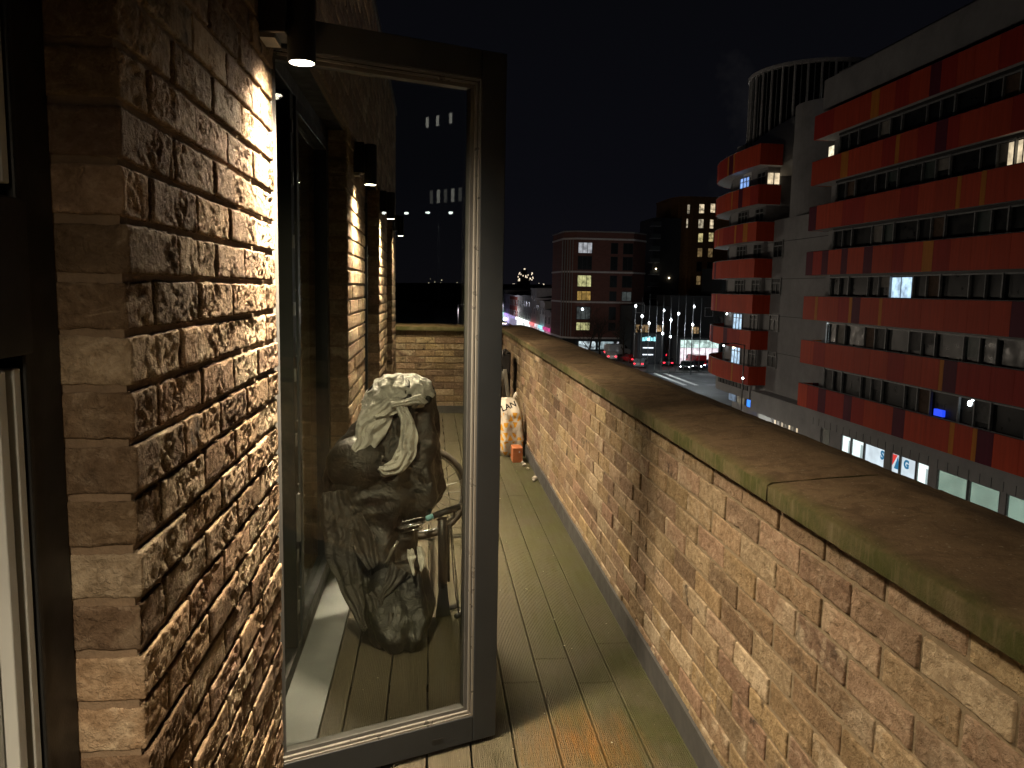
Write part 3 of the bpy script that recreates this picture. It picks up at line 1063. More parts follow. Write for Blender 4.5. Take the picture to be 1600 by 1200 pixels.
MB().tube([(.06, 3.38, .02), (.12, 3.44, .012), (.16, 3.40, .012), (.12, 3.33, .010)], .012, 8).build('stand_foot', M['black_plastic'], bike, True)
MB().tube([(.015, 3.30, .475), (.13, 3.34, .505)], .0145, 12).build('handlebar_grip', M['black_plastic'], bike, True)
MB().tube([(-.015, 3.29, .467), (.014, 3.30, .4748)], .013, 12).build('grip_end', M['blue_tape'], bike, True)
MB().tube([(.11, 3.34, .495), (.105, 3.345, .455), (.08, 3.35, .435), (.055, 3.34, .45)], .006, 8).build('brake_lever', M['dull_steel'], bike, True)
MB().tube([(-.13, 3.20, .40), (-.155, 3.19, .36), (-.18, 3.20, .29)], .007, 8).build('crank_arm', M['bead'], bike, True)
MB().ring((-.19, 3.22, .26), (.25, -1, .2), .052, .004, 32, 6).ring((-.19, 3.22, .26), (.25, -1, .2), .022, .006, 20, 6).build('chainring', M['dull_steel'], bike, True)
# platform pedal: two toothed side plates, axle and end plates
pd = MB()
pc = Vector((-.072, 3.20, .475))
ux, uy = Vector((.95, 0, .22)).normalized(), Vector((0, 1, .12)).normalized()
uz = ux.cross(uy)
def P3(a, b2, c): return tuple(pc + ux * a + uy * b2 + uz * c)
for sgn in (-1, 1):
    row = [P3(-.045 + .09 * i / 12, .034 * sgn, (.004 if i % 2 else 0)) for i in range(13)]
    pd.tube(row, .0028, 6)
    pd.tube([P3(-.045, .034 * sgn, -.016), P3(.045, .034 * sgn, -.016)], .0028, 6)
pd.tube([P3(-.045, -.034, 0), P3(-.045, .034, 0)], .003, 6)
pd.tube([P3(.045, -.034, 0), P3(.052, -.02, 0), P3(.054, 0, 0), P3(.052, .02, 0), P3(.045, .034, 0)], .003, 6)
pd.tube([P3(-.06, 0, -.006), P3(.04, 0, -.006)], .007, 8)
pd.build('pedal', M['steel'], bike, True)
# cable and luggage strap
MB().tube([(.09, 3.34, .44), (.10, 3.36, .30), (.11, 3.36, .15), (.13, 3.34, .02)], .003, 6).build('cable', M['black_plastic'], bike, True)

# ------------------------------------------------------------------ far corner: folding chair, bag, brick
ch = thing('folding_chair', 'black folding camp chair with grey webbing straps leaning in the far corner', 'chair', (.72, 8.0, 0), world=True)
mb = MB()
mb.box(.735, .775, 7.55, 7.95, .04, .84)
o = mb.build('folded_seat', M['fabric_black'], ch); bevel(o, .012, 3)
for k, (pa, pb) in enumerate((((.60, 7.62, .02), (.70, 7.66, .84)), ((.66, 7.60, .02), (.705, 7.60, .86)))):
    MB().tube([pa, pb], .013, 10).build('leg', M['black_plastic'], ch, True)
for pts in ([(.62, 7.52, .30), (.66, 7.50, .50), (.70, 7.52, .68)], [(.69, 7.50, .66), (.66, 7.49, .50), (.60, 7.52, .30)],
            [(.71, 7.50, .68), (.735, 7.49, .50), (.75, 7.50, .38)]):
    solid(ribbon(pts, [.018, .016, .014], (0, -1, 0), seed=3, amp=.003, curl=.002).build('strap', simple('grey_webbing', (.21, .20, .17), .7), ch, True), .004, 0)
mb = MB(); mb.box(.685, .765, 7.50, 7.62, .64, .82); o = mb.build('armrest', M['black_plastic'], ch); bevel(o, .012, 3)
mb = MB(); mb.tube([(.625, 7.50, .70), (.68, 7.50, .715)], .016, 10); mb.tube([(.70, 7.50, .82), (.715, 7.50, .875)], .013, 8)
mb.build('clip', M['black_plastic'], ch, True)

def bag_mat():
    k = NT('printed_bag')
    p = k.n('NewGeometry').outputs['Position']
    s = k.n('SeparateXYZ'); k.set(s, '0', p)
    x, z = s.outputs['X'], s.outputs['Z']
    w = k.math('MULTIPLY', k.noise(p, 12, 2), .02)
    c = .052
    def tri(dx, dz, flip):
        u = k.math('FRACT', k.math('DIVIDE', k.math('ADD', k.math('ADD', x, w), dx), c * 1.5))
        v = k.math('FRACT', k.math('DIVIDE', k.math('ADD', k.math('ADD', z, w), dz), c * 1.6))
        if flip: v = k.math('SUBTRACT', 1.0, v)
        return k.math('MULTIPLY', k.math('LESS_THAN', k.math('ABSOLUTE', k.math('SUBTRACT', u, .5)), k.math('MULTIPLY', v, .42)), k.math('LESS_THAN', v, .72))
    t = k.math('MAXIMUM', tri(0, 0, False), tri(c * .75, c * .7, True))
    t = k.math('MULTIPLY', t, k.math('LESS_THAN', z, .385))
    org = k.math('GREATER_THAN', k.noise(p, 15, 0), .47)
    pc_ = k.mix(org, (.55, .50, .43), (.62, .31, .02))
    k.base(k.mix(t, (.60, .55, .47), pc_)).rough(.45)
    k.bump(k.noise(p, 22, 4, .6, 2), .5, .015)
    return k.m
bag = thing('printed_bag', 'large white plastic bag printed with yellow triangles and black letters, in the far corner', 'bag', (.70, 6.8, 0), world=True)
bl = loft([(.004, .60, .80, 6.80, .10), (.04, .585, .815, 6.80, .125), (.15, .575, .82, 6.80, .135), (.28, .58, .805, 6.80, .125), (.38, .585, .79, 6.80, .10), (.45, .59, .765, 6.80, .06), (.50, .60, .755, 6.80, .025)], seed=12, amp=.008, folds=6, sc=9)
o = bl.build('bag_body', bag_mat(), bag, True); solid(o, .002, 0)
for pts, ws in (([(.725, 6.78, .50), (.745, 6.76, .545), (.770, 6.77, .515)], [.010, .020, .006]),):
    solid(ribbon(pts, ws, (0, -1, 0), seed=5, amp=.006).build('bag_handle', simple('white_plastic', (.62, .57, .5), .4), bag, True), .003, 1)
def text_mesh(s, size, mat, name, parent, mtx, ext=.002, bold=0.0):
    cu = bpy.data.curves.new(name, 'FONT'); cu.body = s; cu.size = size; cu.extrude = ext; cu.offset = bold
    tmp = bpy.data.objects.new(name, cu); COL.objects.link(tmp)
    bpy.context.view_layer.update()
    me = bpy.data.meshes.new_from_object(tmp.evaluated_get(bpy.context.evaluated_depsgraph_get()))
    bpy.data.objects.remove(tmp)
    me.transform(mtx)
    me.name = name
    return place(name, me, mat, parent)
M['ink'] = simple('black_ink', (.02, .02, .02), .6)
text_mesh('LAN', .070, M['ink'], 'lettering', bag, Matrix.Translation((.618, 6.675, .398)) @ Matrix.Rotation(R(90), 4, 'X') @ Matrix.Rotation(R(22), 4, 'Z'), .002, .0015)

lb = thing('loose_brick', 'orange red loose brick standing on end in front of the printed bag', 'brick', (.735, 6.5, 0), world=True)
mb = MB(); mb.box(.690, .775, 6.44, 6.60, .001, .125)
o = mb.build('brick_body', simple('orange_clay', (.36, .12, .045), .8, 0, .2, 20, .5, 60), lb); bevel(o, .004)
mb = MB(); mb.box(.742, .752, 6.4385, 6.4402, .085, .100); mb.build('price_sticker', simple('pale_sticker', (.55, .55, .65), .5), lb)
for k, (x, y, q) in enumerate(((.775, 6.32, .016), (.79, 6.20, .011), (.80, 5.85, .020), (.785, 5.80, .012), (.77, 6.42, .012))):
    mb = MB(); mb.sphere((x, y, q * .7), q, 10, 7, 1.2, 1, .8); mb.v = wrinkle(mb.v, .004, 40, k)
    tag(mb.build('pebble', simple('pale_pebble', (.42, .38, .33), .8), None, True), ('round pale pebble against the skirting, middle of the five', 'tiny pale pebble second nearest to the big one by the skirting', 'largest pale pebble by the skirting, nearest to the viewer', 'small pale pebble touching the largest one by the skirting', 'small pale pebble right beside the loose brick')[k], 'pebble', 'pebbles along the parapet foot')

# ================================================================== THE STREET AND THE CITY
GZ = -10.25
def asphalt(name, c, wet):
    k = NT(name)
    p = k.n('NewGeometry').outputs['Position']
    f = k.noise(p, .35, 5, .65); g = k.noise(p, 6, 4, .7)
    k.base(k.mix(k.rng(f, .35, .65), tuple(x * .7 for x in c), c))
    k.rough(k.rng(f, .4, .6, .75 - wet, .85 - wet * .5))
    k.bump(g, .3, .02)
    return k.m
M['ground'] = asphalt('city_ground', (.045, .045, .045), .1)
M['road'] = asphalt('road_asphalt', (.05, .05, .052), .38)
M['paving'] = asphalt('pale_paving', (.11, .105, .10), .2)
M['kerb'] = simple('kerb_granite', (.25, .25, .24), .7)
M['mark'] = simple('road_paint', (.7, .7, .66), .6)
b = MB(); b.box(-3000, 4000, -1500, 7000, GZ - 1, GZ - .16)
struct(b.build('ground', M['ground']))
b = MB(); b.box(5.2, 20.2, -120, 600, GZ - .5, GZ - .12); b.box(20.2, 90, 96, 112, GZ - .5, GZ - .12)
struct(b.build('road', M['road']))
b = MB(); b.box(1.2, 5.0, -120, 600, GZ - .4, GZ); b.box(20.4, 90, -120, 95.8, GZ - .4, GZ); b.box(20.4, 90, 112.2, 320, GZ - .4, GZ)
pv = b.build('pavement', M['paving']); struct(pv)
b = MB(); b.box(5.0, 5.2, -120, 600, GZ - .4, GZ - .001); b.box(20.2, 20.4, -120, 95.8, GZ - .4, GZ - .001); b.box(20.2, 20.4, 112.2, 320, GZ - .4, GZ - .001)
struct(b.build('kerb', M['kerb']))
mk = bpy.data.objects.new('road_markings', None); COL.objects.link(mk); struct(mk)
me0 = MB().box(-.06, .06, -1.5, 1.5, 0, .004)
first = None
for i in range(30):
    y = -20 + i * 9
    if first is None:
        first = me0.build('lane_dash', M['mark'], mk); o = first
    else:
        o = first.copy(); COL.objects.link(o)
    o.location = (12.7, y, GZ - .119)
cw = MB()
for i in range(9): cw.box(21.6 + i * 1.5, 22.2 + i * 1.5, 97, 111, GZ - .119, GZ - .115)
cw.build('crossing_stripes', M['mark'], mk)

# ---- red and orange panelled apartment block across the street
k = NT('grey_render')
co = k.n('NewGeometry').outputs['Position']
k.base(k.mix(k.rng(k.noise(co, .6, 5, .7), .3, .7), (.20, .20, .205), (.29, .29, .295))).rough(.8)
k.bump(k.noise(co, 12, 4, .7), .2, .01)
M['render_grey'] = k.m
M['seam'] = simple('dark_seam', (.04, .04, .045), .7)
M['soffit'] = simple('pale_soffit', (.34, .34, .34), .8)
M['dark_glass'] = simple('dark_window_glass', (.010, .012, .013), .35, 0, .3, .7, 0, 40, .2)
M['mullion'] = simple('grey_mullion', (.22, .23, .235), .5)
M['mullion_white'] = simple('white_mullion', (.50, .50, .50), .5)
def panel(name, c):
    k = NT(name)
    p = k.n('NewGeometry').outputs['Position']
    mp = k.n('Mapping'); k.set(mp, 'Vector', p); mp.inputs['Scale'].default_value = (2.2, 2.2, .16)
    st = k.noise(mp.outputs[0], 2.0, 5, .65)
    big = k.noise(p, .35, 3)
    r = k.n('ObjectInfo').outputs['Random']
    col = k.mix(k.rng(st, .38, .68, .0, .45), c, tuple(x * .45 for x in c))
    col = k.mix(k.rng(big, .35, .65, 0, .3), col, tuple(x * .6 for x in c))
    col = k.mix(k.rng(r, 0, 1, 0, .22), col, tuple(x * .5 for x in c))
    k.base(col).rough(.6)
    k.b.inputs['Specular IOR Level'].default_value = .15
    return k.m
PAN = {'red': panel('red_panel', (.58, .068, .026)), 'red2': panel('deep_red_panel', (.46, .036, .022)), 'orange': panel('orange_panel', (.66, .24, .03)),
       'maroon': panel('maroon_panel', (.13, .011, .034)), 'scarlet': panel('scarlet_panel', (.62, .074, .028))}
M['lit_cool'] = emit('cool_lit_room', (.55, .78, 1.0), 1.1, .6, 2.0)
M['lit_warm'] = emit('warm_lit_room', (1.0, .80, .52), .9, .6, 2.0)
M['lit_blue'] = emit('blue_lit_room', (.28, .48, 1.0), 1.0, .5, 2.5)
M['lit_white'] = emit('white_lit_shop', (.85, .97, 1.0), 2.3, .3, .9)
M['lit_green'] = emit('pale_green_lit_shop', (.50, .68, .58), .62, .35, .5)
M['lit_dim'] = emit('dim_lit_room', (.8, .70, .5), .16, .6, 2)
M['sign_blue'] = emit('blue_sign_light', (.03, .22, 1.0), 1.3)
M['white_light'] = emit('white_point_light', (.85, .95, 1.0), 9)
M['warm_light'] = emit('warm_point_light', (1, .8, .5), 7)

blk = thing('apartment_block', 'long grey block with red, orange and maroon balcony bands and a rounded corner wing', 'building', (25, 35, GZ), world=True)
BT = [13.03 - 2.93 * i for i in range(7)]       # tops of the seven bands
BHT = 1.53
pr = random.Random(12)
npan = 0
extra = MB()
def seq(total):
    """Widths and colours of the cladding panels along one band."""
    out = []; u = 0
    while u < total - .3:
        c = pr.choices(['red', 'red2', 'scarlet', 'maroon', 'orange'], [5, 3, 3, 2.2, 1.9])[0]
        w = {'red': pr.uniform(1.2, 2.0), 'red2': pr.uniform(.8, 1.6), 'scarlet': pr.uniform(1.1, 1.9), 'maroon': pr.uniform(.7, 1.2), 'orange': pr.choice([.32, .36, .85])}[c]
        if out and out[-1][2] == c and c in ('maroon', 'orange'): continue
        w = min(w, total - u)
        if total - (u + w) < .3: w = total - u
        out.append((u, w, c)); u += w
    return out
# straight wing, facade along x = 25 from y = 51.1 down to y = 17
for bi, zt in enumerate(BT):
    z0, z1 = zt - BHT, zt
    for u, w, c in seq(34.1):
        y1 = 51.1 - u; y0 = y1 - w
        MB().box(25.0, 25.06, y0 + .008, y1 - .008, z0, z1).build('panel', PAN[c], blk)
    for (xa, xb, c) in ((25.07, 26.0, 'scarlet'), (26.01, 26.5, 'orange' if bi % 2 else 'maroon'), (26.51, 27.4, 'red')):
        MB().box(xa, xb, 51.04, 51.10, z0, z1).build('panel', PAN[c], blk)
    s = MB(); s.box(25.065, 27.45, 17, 51.035, z0 + .02, z0 + .22); s.box(25.065, 25.18, 17, 51.035, z0 + .221, z1 - .03)
    s.build('balcony_slab', M['soffit'], blk)
    r_ = MB(); r_.tube([(25.09, 17, z1 + .03), (25.09, 51.0, z1 + .03)], .025, 6); r_.build('handrail', M['mullion'], blk)
# body of the straight wing
b = MB(); b.box(26.4, 45, 17, 51.0, -7.05, 15.9)
b.box(25.45, 26.39, 17, 51.0, BT[0] + .35, 15.3)
b.build('wall', M['render_grey'], blk)
PANES = [None, None, None, simple('grey_net_curtain', (.10, .10, .10), .8, 0, .3, 3), simple('dim_blind', (.20, .19, .17), .8, 0, .2, 3), simple('green_glass_screen', (.03, .05, .045), .5, 0, .4, 2), simple('brown_curtain', (.09, .055, .035), .85, 0, .3, 4)]
# recessed ribbon windows between the bands
PY0 = 48.6
for fi in range(6):
    zb, zt = BT[fi + 1], BT[fi] - BHT
    zlow = zb - .45
    g = MB(); g.box(25.62, 25.66, 17, PY0, zlow, zt + .15)
    w = g.build('window_band', M['dark_glass'], blk)
    MB().box(25.50, 25.58, 17, PY0, zt - .20, zt - .13).build('transom', M['mullion'], w)
    hd = MB(); hd.box(25.42, 26.38, 17, PY0, zt - .12, zt + .14); hd.build('lintel_band', M['frame_black'], blk)
    y = PY0; i = 0
    while y > 18:
        for ww in (1.12, 1.12):
            f = MB()
            f.box(25.48, 25.60, y - .035, y + .035, zlow, zt - .21)
            f.box(25.50, 25.58, y - ww + .035, y - .035, zlow + .30, zlow + .35)
            wo_ = f.build('window', M['mullion'], blk)
            mt_ = pr.choice(PANES)
            if mt_ is not None:
                MB().box(25.600, 25.612, y - ww + .04, y - .04, zlow + .36 + pr.choice([0, 0, .3, .7]), zt - .22).build('pane', mt_, wo_)
            y -= ww
        MB().box(25.46, 25.60, y - .045, y + .045, zlow, zt + .1).build('mullion', M['mullion'], blk)
        y -= 2.16
        i += 1
    # little window and rail at the wing's end
    f = MB(); frame_rect(f, 26.30, 26.39, 49.3, 50.3, zb - .6, zt - .1, .05); f.box(26.31, 26.385, 49.77, 49.83, zb - .55, zt - .15)
    f.box(26.31, 26.385, 49.35, 50.25, zt - .5, zt - .45)
    w2 = f.build('window', M['mullion'], blk)
    MB().box(26.36, 26.395, 49.35, 50.25, zb - .55, zt - .15).build('pane', {4: M['lit_white']}.get(fi, M['dark_glass']), w2)
def lit(x, y0, y1, z0, z1, mat, name='lit_window'):
    MB().box(x - .015, x, y0, y1, z0, z1).build(name, mat, blk)
lit(25.61, 40.1, 41.0, BT[4] + .02, BT[3] - BHT - .25, M['lit_cool'])
lit(25.61, 41.1, 41.9, BT[4] + .02, BT[3] - BHT - .25, M['lit_cool'])
lit(25.61, 32.0, 32.75, BT[2] + .05, BT[1] - BHT - .25, M['lit_warm']); lit(25.61, 32.85, 33.7, BT[2] + .05, BT[1] - BHT - .25, M['lit_warm'])
# things seen through the lit first floor windows
itm = MB(); itm.box(25.9, 26.2, 47.0, 47.8, BT[6] - .1, BT[6] + .85); itm.build('stored_box', emit('lit_box_face', (.45, .72, .85), .55), blk)
pil = MB(); q_ = random.Random(5)
for i in range(26): pil.sphere((26.1, q_.uniform(44.9, 46.6), BT[6] + q_.uniform(-.1, .75)), .2, 8, 6, .6, 1.5, .5)
pil.build('pillow', emit('lit_cushions', (.55, .85, .72), .40, .5, 3), blk, True)
pil = MB()
for i in range(9): pil.sphere((26.1, q_.uniform(43.1, 44.2), BT[6] + q_.uniform(.1, .8)), .18, 8, 6, .6, 1.1, .8)
pil.build('pillow', emit('lit_cushions_blue', (.35, .55, .85), .40, .6, 4), blk, True)
itm = MB(); itm.box(26.0, 26.2, 40.6, 41.6, BT[6] + .1, BT[6] + .8); itm.box(26.0, 26.2, 39.9, 40.4, BT[6] - .2, BT[6] + .6)
itm.build('stored_box', emit('lit_box_face_2', (.25, .45, .62), .22, .7, 3), blk)
itm = MB(); itm.box(25.45, 25.60, 36.45, 37.15, BT[6] + .03, BT[6] + .36); itm.build('blue_crate', emit('blue_crate_glow', (.02, .07, .95), .9), blk)
itm = MB(); itm.sphere((25.6, 34.55, BT[6] + 1.18), .07, 8, 6); itm.sphere((25.6, 34.72, BT[6] + .98), .11, 8, 6, 1, 1, 1.3)
itm.build('reading_lamp', M['white_light'], blk, True)
# row of small vents and the pale fascia over the shops
zf = BT[6] - BHT
vent_me = None
f = MB(); f.box(25.16, 26.39, 17, 51.0, -7.05, zf - .02)
f.build('fascia', M['render_grey'], blk)
for i in range(42):
    y = 48.6 - i * .76
    if vent_me is None:
        o = MB().box(25.10, 25.155, -.29, .29, zf - .46, zf - .10).build('vent', M['frame_black'], blk); vent_me = o
    else:
        o = vent_me.copy(); COL.objects.link(o)
    o.location = (0, y, 0); o.parent = blk
    if i % 1 == 0:
        MB().box(25.14, 25.158, y + .375, y + .392, -7.04, zf - .5).build('joint', M['seam'], blk)
# shops: lit interiors behind glass, piers between
MB().box(26.6, 45, 17, 50.9, GZ, -7.06).build('shop_wall', M['render_grey'], blk)
shop_y = [(46.9, 47.9, 'g'), (45.4, 44.35, 'w'), (44.25, 42.9, 'w'), (42.8, 40.75, 'p'), (40.1, 39.35, 'p'), (39.25, 37.9, 'p'), (37.8, 36.8, 'w'), (36.1, 33.9, 'n'), (33.75, 31.75, 'n'), (31.3, 29.5, 'n'), (29.35, 27.2, 'n'), (26.8, 24.6, 'w'), (24.4, 22, 'n')]
M['lit_panel'] = emit('backlit_poster', (.60, .70, .76), 1.05, .25, 1)
for ya, yb, kd in shop_y:
    y0, y1 = min(ya, yb), max(ya, yb)
    f = MB(); frame_rect(f, 25.22, 25.34, y0, y1, -9.9, -7.06, .05)
    w = f.build('shop_window', M['mullion'], blk)
    mt = {'g': M['render_grey'], 'w': M['lit_white'], 'p': M['lit_panel'], 'n': M['lit_green']}[kd]
    xx = 25.31 if kd != 'p' else 25.30
    MB().box(xx - .02, xx, y0 + .05, y1 - .05, -9.85, -7.11).build('lit_interior', mt, w)
    if kd != 'p': MB().box(25.25, 25.26, y0 + .05, y1 - .05, -9.85, -7.11).build('pane', M['win_glass'], w)
    if kd == 'w':
        MB().box(25.27, 25.28, y0 + .06, y0 + (y1 - y0) * .3, -9.8, -7.3).build('display_board', M['lit_panel'], w)
for ya, yb in ((51.0, 48.0), (46.8, 45.5), (40.7, 40.15), (36.75, 36.15), (31.7, 31.35), (27.15, 26.85)):
    MB().box(25.2, 26.59, min(ya, yb), max(ya, yb), GZ, -7.06).build('shop_pier', M['render_grey'], blk)
M['letter_blue'] = simple('blue_letter', (.02, .22, .42), .5)
M['letter_blue'] = emit('blue_letter', (.02, .25, .50), .5)
M['letter_red'] = emit('red_letter', (.75, .05, .04), .8)
def street_text(s, y, z, size, mat, bold=.02):
    mt = Matrix.Translation((25.27, y, z)) @ Matrix.Rotation(R(-90), 4, 'Z') @ Matrix.Rotation(R(90), 4, 'X')
    text_mesh(s, size, mat, 'lettering', blk, mt, .01, bold)
street_text('S', 41.2, -7.66, .66, M['letter_blue'], .03)
street_text('G', 39.0, -7.66, .60, M['letter_blue'], .03)
mb = MB(); mb.v = [(25.26, 40.02, -7.15), (25.26, 39.62, -7.15), (25.26, 40.02, -7.75), (25.28, 40.02, -7.15), (25.28, 39.62, -7.15), (25.28, 40.02, -7.75)]
mb.f = [(0, 1, 2), (5, 4, 3), (0, 3, 4, 1), (1, 4, 5, 2), (2, 5, 3, 0)]; mb.build('lettering', M['letter_red'], blk)
mb = MB(); mb.v = [(25.255, 39.55, -7.2), (25.255, 39.38, -7.9), (25.255, 39.85, -7.9), (25.275, 39.55, -7.2), (25.275, 39.38, -7.9), (25.275, 39.85, -7.9)]
mb.f = [(0, 1, 2), (5, 4, 3), (0, 3, 4, 1), (1, 4, 5, 2), (2, 5, 3, 0)]; mb.build('lettering', M['letter_blue'], blk)
# grey wall with small windows between the wings
b = MB(); b.box(27.5, 45, 51.01, 63.2, GZ, 7.3)
b.build('link_wall', M['render_grey'], blk)
for i in range(6):
    zs = BT[i] - BHT - .12
    if zs < 7: MB().box(27.47, 27.498, 51.2, 63, zs, zs + .04).build('joint', M['seam'], blk)
    zb, zt = BT[i + 1] + .05, BT[i] - BHT + .0
    if i >= 2:
        f = MB(); frame_rect(f, 27.40, 27.495, 60.1, 61.8, zb, zt, .07); f.box(27.41, 27.49, 60.92, 60.98, zb + .07, zt - .45); f.box(27.41, 27.49, 60.17, 61.73, zt - .45, zt - .38)
        w = f.build('window', M['mullion'], blk)
        MB().box(27.46, 27.499, 60.17, 61.73, zb + .07, zt - .07).build('pane', M['dark_glass'], w)
# ground floor of the link: lit stair window, blue sign, strip windows
b = MB(); b.box(26.3, 27.49, 53, 62.0, -8.15, -6.5); b.build('canopy_wall', M['render_grey'], blk)
MB().box(26.9, 27.2, 53, 62.0, GZ, -8.16).build('link_base', M['render_grey'], blk)
for i in range(7):
    y = 54.6 + i * .62
    MB().box(26.86, 26.895, y, y + .20 + .1 * (i % 2), -9.7, -8.3).build('strip_window', M['lit_dim'] if i % 2 else M['lit_warm'], blk)
MB().box(26.85, 26.895, 59.3, 61.5, -9.6, -8.25).build('strip_window', emit('dim_entrance', (.7, .7, .62), .35), blk)
mb = MB(); mb.sphere((26.2, 59.4, -8.75), .13, 10, 8); mb.build('entrance_lamp', emit('entrance_lamp_light', (1, .98, .9), 25), blk, True)

# ---- rounded wing
path = [(27.9, 62.05), (26.0, 62.0), (25.85, 64.0), (25.80, 66.5), (25.90, 69.0), (26.2, 71.5), (26.8, 73.8), (27.8, 75.6), (29.2, 77.0), (31, 78.0), (33.5, 78.6)]
def path_pt(u):
    for a, c in zip(path[:-1], path[1:]):
        L_ = math.dist(a, c)
        if u <= L_ + 1e-9:
            t = u / L_
            return (a[0] + (c[0] - a[0]) * t, a[1] + (c[1] - a[1]) * t)
        u -= L_
    return path[-1]
PL = sum(math.dist(a, c) for a, c in zip(path[:-1], path[1:]))
def offs(pts, d):
    """Offset the polyline towards the inside (away from the street)."""
    out = []
    for i, p in enumerate(pts):
        a = pts[max(0, i - 1)]; c = pts[min(len(pts) - 1, i + 1)]
        t = Vector((c[0] - a[0], c[1] - a[1])).normalized()
        nn_ = Vector((t.y, -t.x))
        out.append((p[0] + nn_.x * d, p[1] + nn_.y * d))
    return out
inner = [(28.4, 63.3), (27.2, 63.25), (27.05, 66.4), (27.12, 69.0), (27.4, 71.2), (28.0, 73.1), (28.9, 74.6), (30.2, 75.8), (31.6, 76.5), (33.4, 77.0), (45, 78), (45, 63.2)]
b = MB(); b.prism(inner[::-1], -7.6, 13.0); b.build('wing_wall', M['render_grey'], blk)
b = MB(); b.prism([(28.4, 64.6), (28.0, 66.4), (28.0, 69.0), (28.5, 71.5), (30.0, 74.2), (32, 75.5), (45, 76), (45, 64.6)][::-1], GZ, -7.62); b.build('wing_base', M['render_grey'], blk)
for bi in range(7):
    zt = BT[bi] + (.25 if bi == 0 else 0); z0 = zt - BHT - (.1 if bi == 0 else 0)
    corner = math.dist(path[0], path[1])
    segs = [(0, corner, 'scarlet')] + [(corner + u, w, c) for u, w, c in seq(PL - corner)]
    for u, w, c in segs:
        n = max(1, int(w / .55))
        pts = [path_pt(u + .01 + (w - .02) * i / n) for i in range(n + 1)]
        # thickness towards the inside
        ptn = []
        for i, p in enumerate(pts):
            a = pts[max(0, i - 1)]; c2 = pts[min(n, i + 1)]
            t = Vector((c2[0] - a[0], c2[1] - a[1])).normalized()
            ptn.append((p[0] + t.y * .06, p[1] - t.x * .06))
        MB().prism(pts + ptn[::-1], z0, zt).build('panel', PAN[c], blk)
    pp = [path_pt(PL * i / 40) for i in range(41)]
    # slab and rail
    sl = [(p[0] + .09 * (1 if i > 2 else .4), p[1] + .07) for i, p in enumerate(pp)]
    MB().prism([(28.3, 63.2)] + [(p[0] + .12, p[1] + .10) for p in pp] + [(40, 80), (40, 63.2)], z0 + .03, z0 + .2).build('balcony_slab', M['soffit'], blk)
    MB().tube([(p[0] + .05, p[1] + .05, zt + .035) for p in pp], .028, 6).build('handrail', M['mullion'], blk)
def ipt(u):
    pts = inner[1:10]
    for a, c in zip(pts[:-1], pts[1:]):
        L_ = math.dist(a, c)
        if u <= L_: return Vector((a[0] + (c[0] - a[0]) * u / L_, a[1] + (c[1] - a[1]) * u / L_)), Vector((c[0] - a[0], c[1] - a[1])).normalized()
        u -= L_
    return Vector(pts[-1]), Vector((0, 1))
def wing_window(u, w, z0, z1, mat, bars):
    p, t = ipt(u); nn_ = Vector((-t.y, t.x))   # outwards, to the street
    me_f = MB(); me_g = MB()
    ang_ = math.atan2(t.y, t.x)
    def L(mb, a0, a1, d0, d1, q0, q1):
        i0 = len(mb.v)
        mb.box(a0, a1, d0, d1, q0, q1)
        for i in range(i0, len(mb.v)):
            x, y, z = mb.v[i]
            mb.v[i] = (p.x + t.x * x + nn_.x * y, p.y + t.y * x + nn_.y * y, z)
    for a0, a1 in ((0, .06), (w - .06, w)): L(me_f, a0, a1, .0, .10, z0, z1)
    L(me_f, .06, w - .06, .0, .10, z1 - .06, z1); L(me_f, .06, w - .06, 0, .10, z0, z0 + .06)
    for i in range(1, bars): L(me_f, w * i / bars - .03, w * i / bars + .03, 0, .09, z0 + .06, z1 - .06)
    L(me_f, .06, w - .06, .0, .08, z1 - .42, z1 - .36)
    wo = me_f.build('window', M['mullion'], blk)
    L(me_g, .06, w - .06, .01, .03, z0 + .06, z1 - .06)
    me_g.build('pane', mat, wo)
for i in range(6):
    z0, z1 = BT[i + 1] - .3, BT[i] - BHT - .12
    wing_window(.15, 1.5, z0, z1, M['dark_glass'], 2)
    wing_window(3.1, 1.9, z0, z1, {0: M['lit_blue'], 4: M['lit_cool'], 5: M['lit_cool']}.get(i, M['dark_glass']), 3)
    wing_window(8.3, .9, z0, z1, M['dark_glass'], 1)
    wing_window(10.5, 1.2, z0, z1, M['dark_glass'], 2)
MB().box(27.25, 28.2, 63.17, 63.24, BT[1] + .02, BT[0] - BHT - .3).build('lit_window', M['lit_warm'], blk)
MB().box(27.68, 27.76, 63.14, 63.165, BT[1] - .1, BT[0] - BHT - .3).build('mullion', M['frame_black'], blk)
for i in (4, 5):
    s_ = MB(); p, t = ipt(6.6 if i == 4 else 7.2); s_.sphere((p.x - .3, p.y, BT[i] - BHT - .25), .09, 8, 6); s_.build('balcony_lamp', M['white_light'], blk, True)
s_ = MB(); s_.sphere((26.7, 67.2, BT[5] - BHT - .2), .08, 8, 6, 1, 3, 1); s_.build('balcony_lamp', M['warm_light'], blk, True)
# wing ground floor: small lit windows and the blue sign
MB().box(27.0, 27.95, 64.0, 72.0, -7.58, -6.35).build('wing_fascia', M['render_grey'], blk)
for i in range(9):
    MB().box(26.93, 26.998, 64.3 + i * .8, 64.85 + i * .8, -6.85, -6.45).build('vent', M['frame_black'], blk)
for y, mt in ((64.1, 'sign_blue'), (66.3, 'lit_dim'), (68.3, 'lit_cool')):
    MB().box(27.5, 27.56, y, y + 1.5, -8.35, -7.62).build('sign_panel', M[mt] if mt != 'lit_cool' else emit('dim_blue_window', (.4, .55, .75), .3, .5, 2), blk)
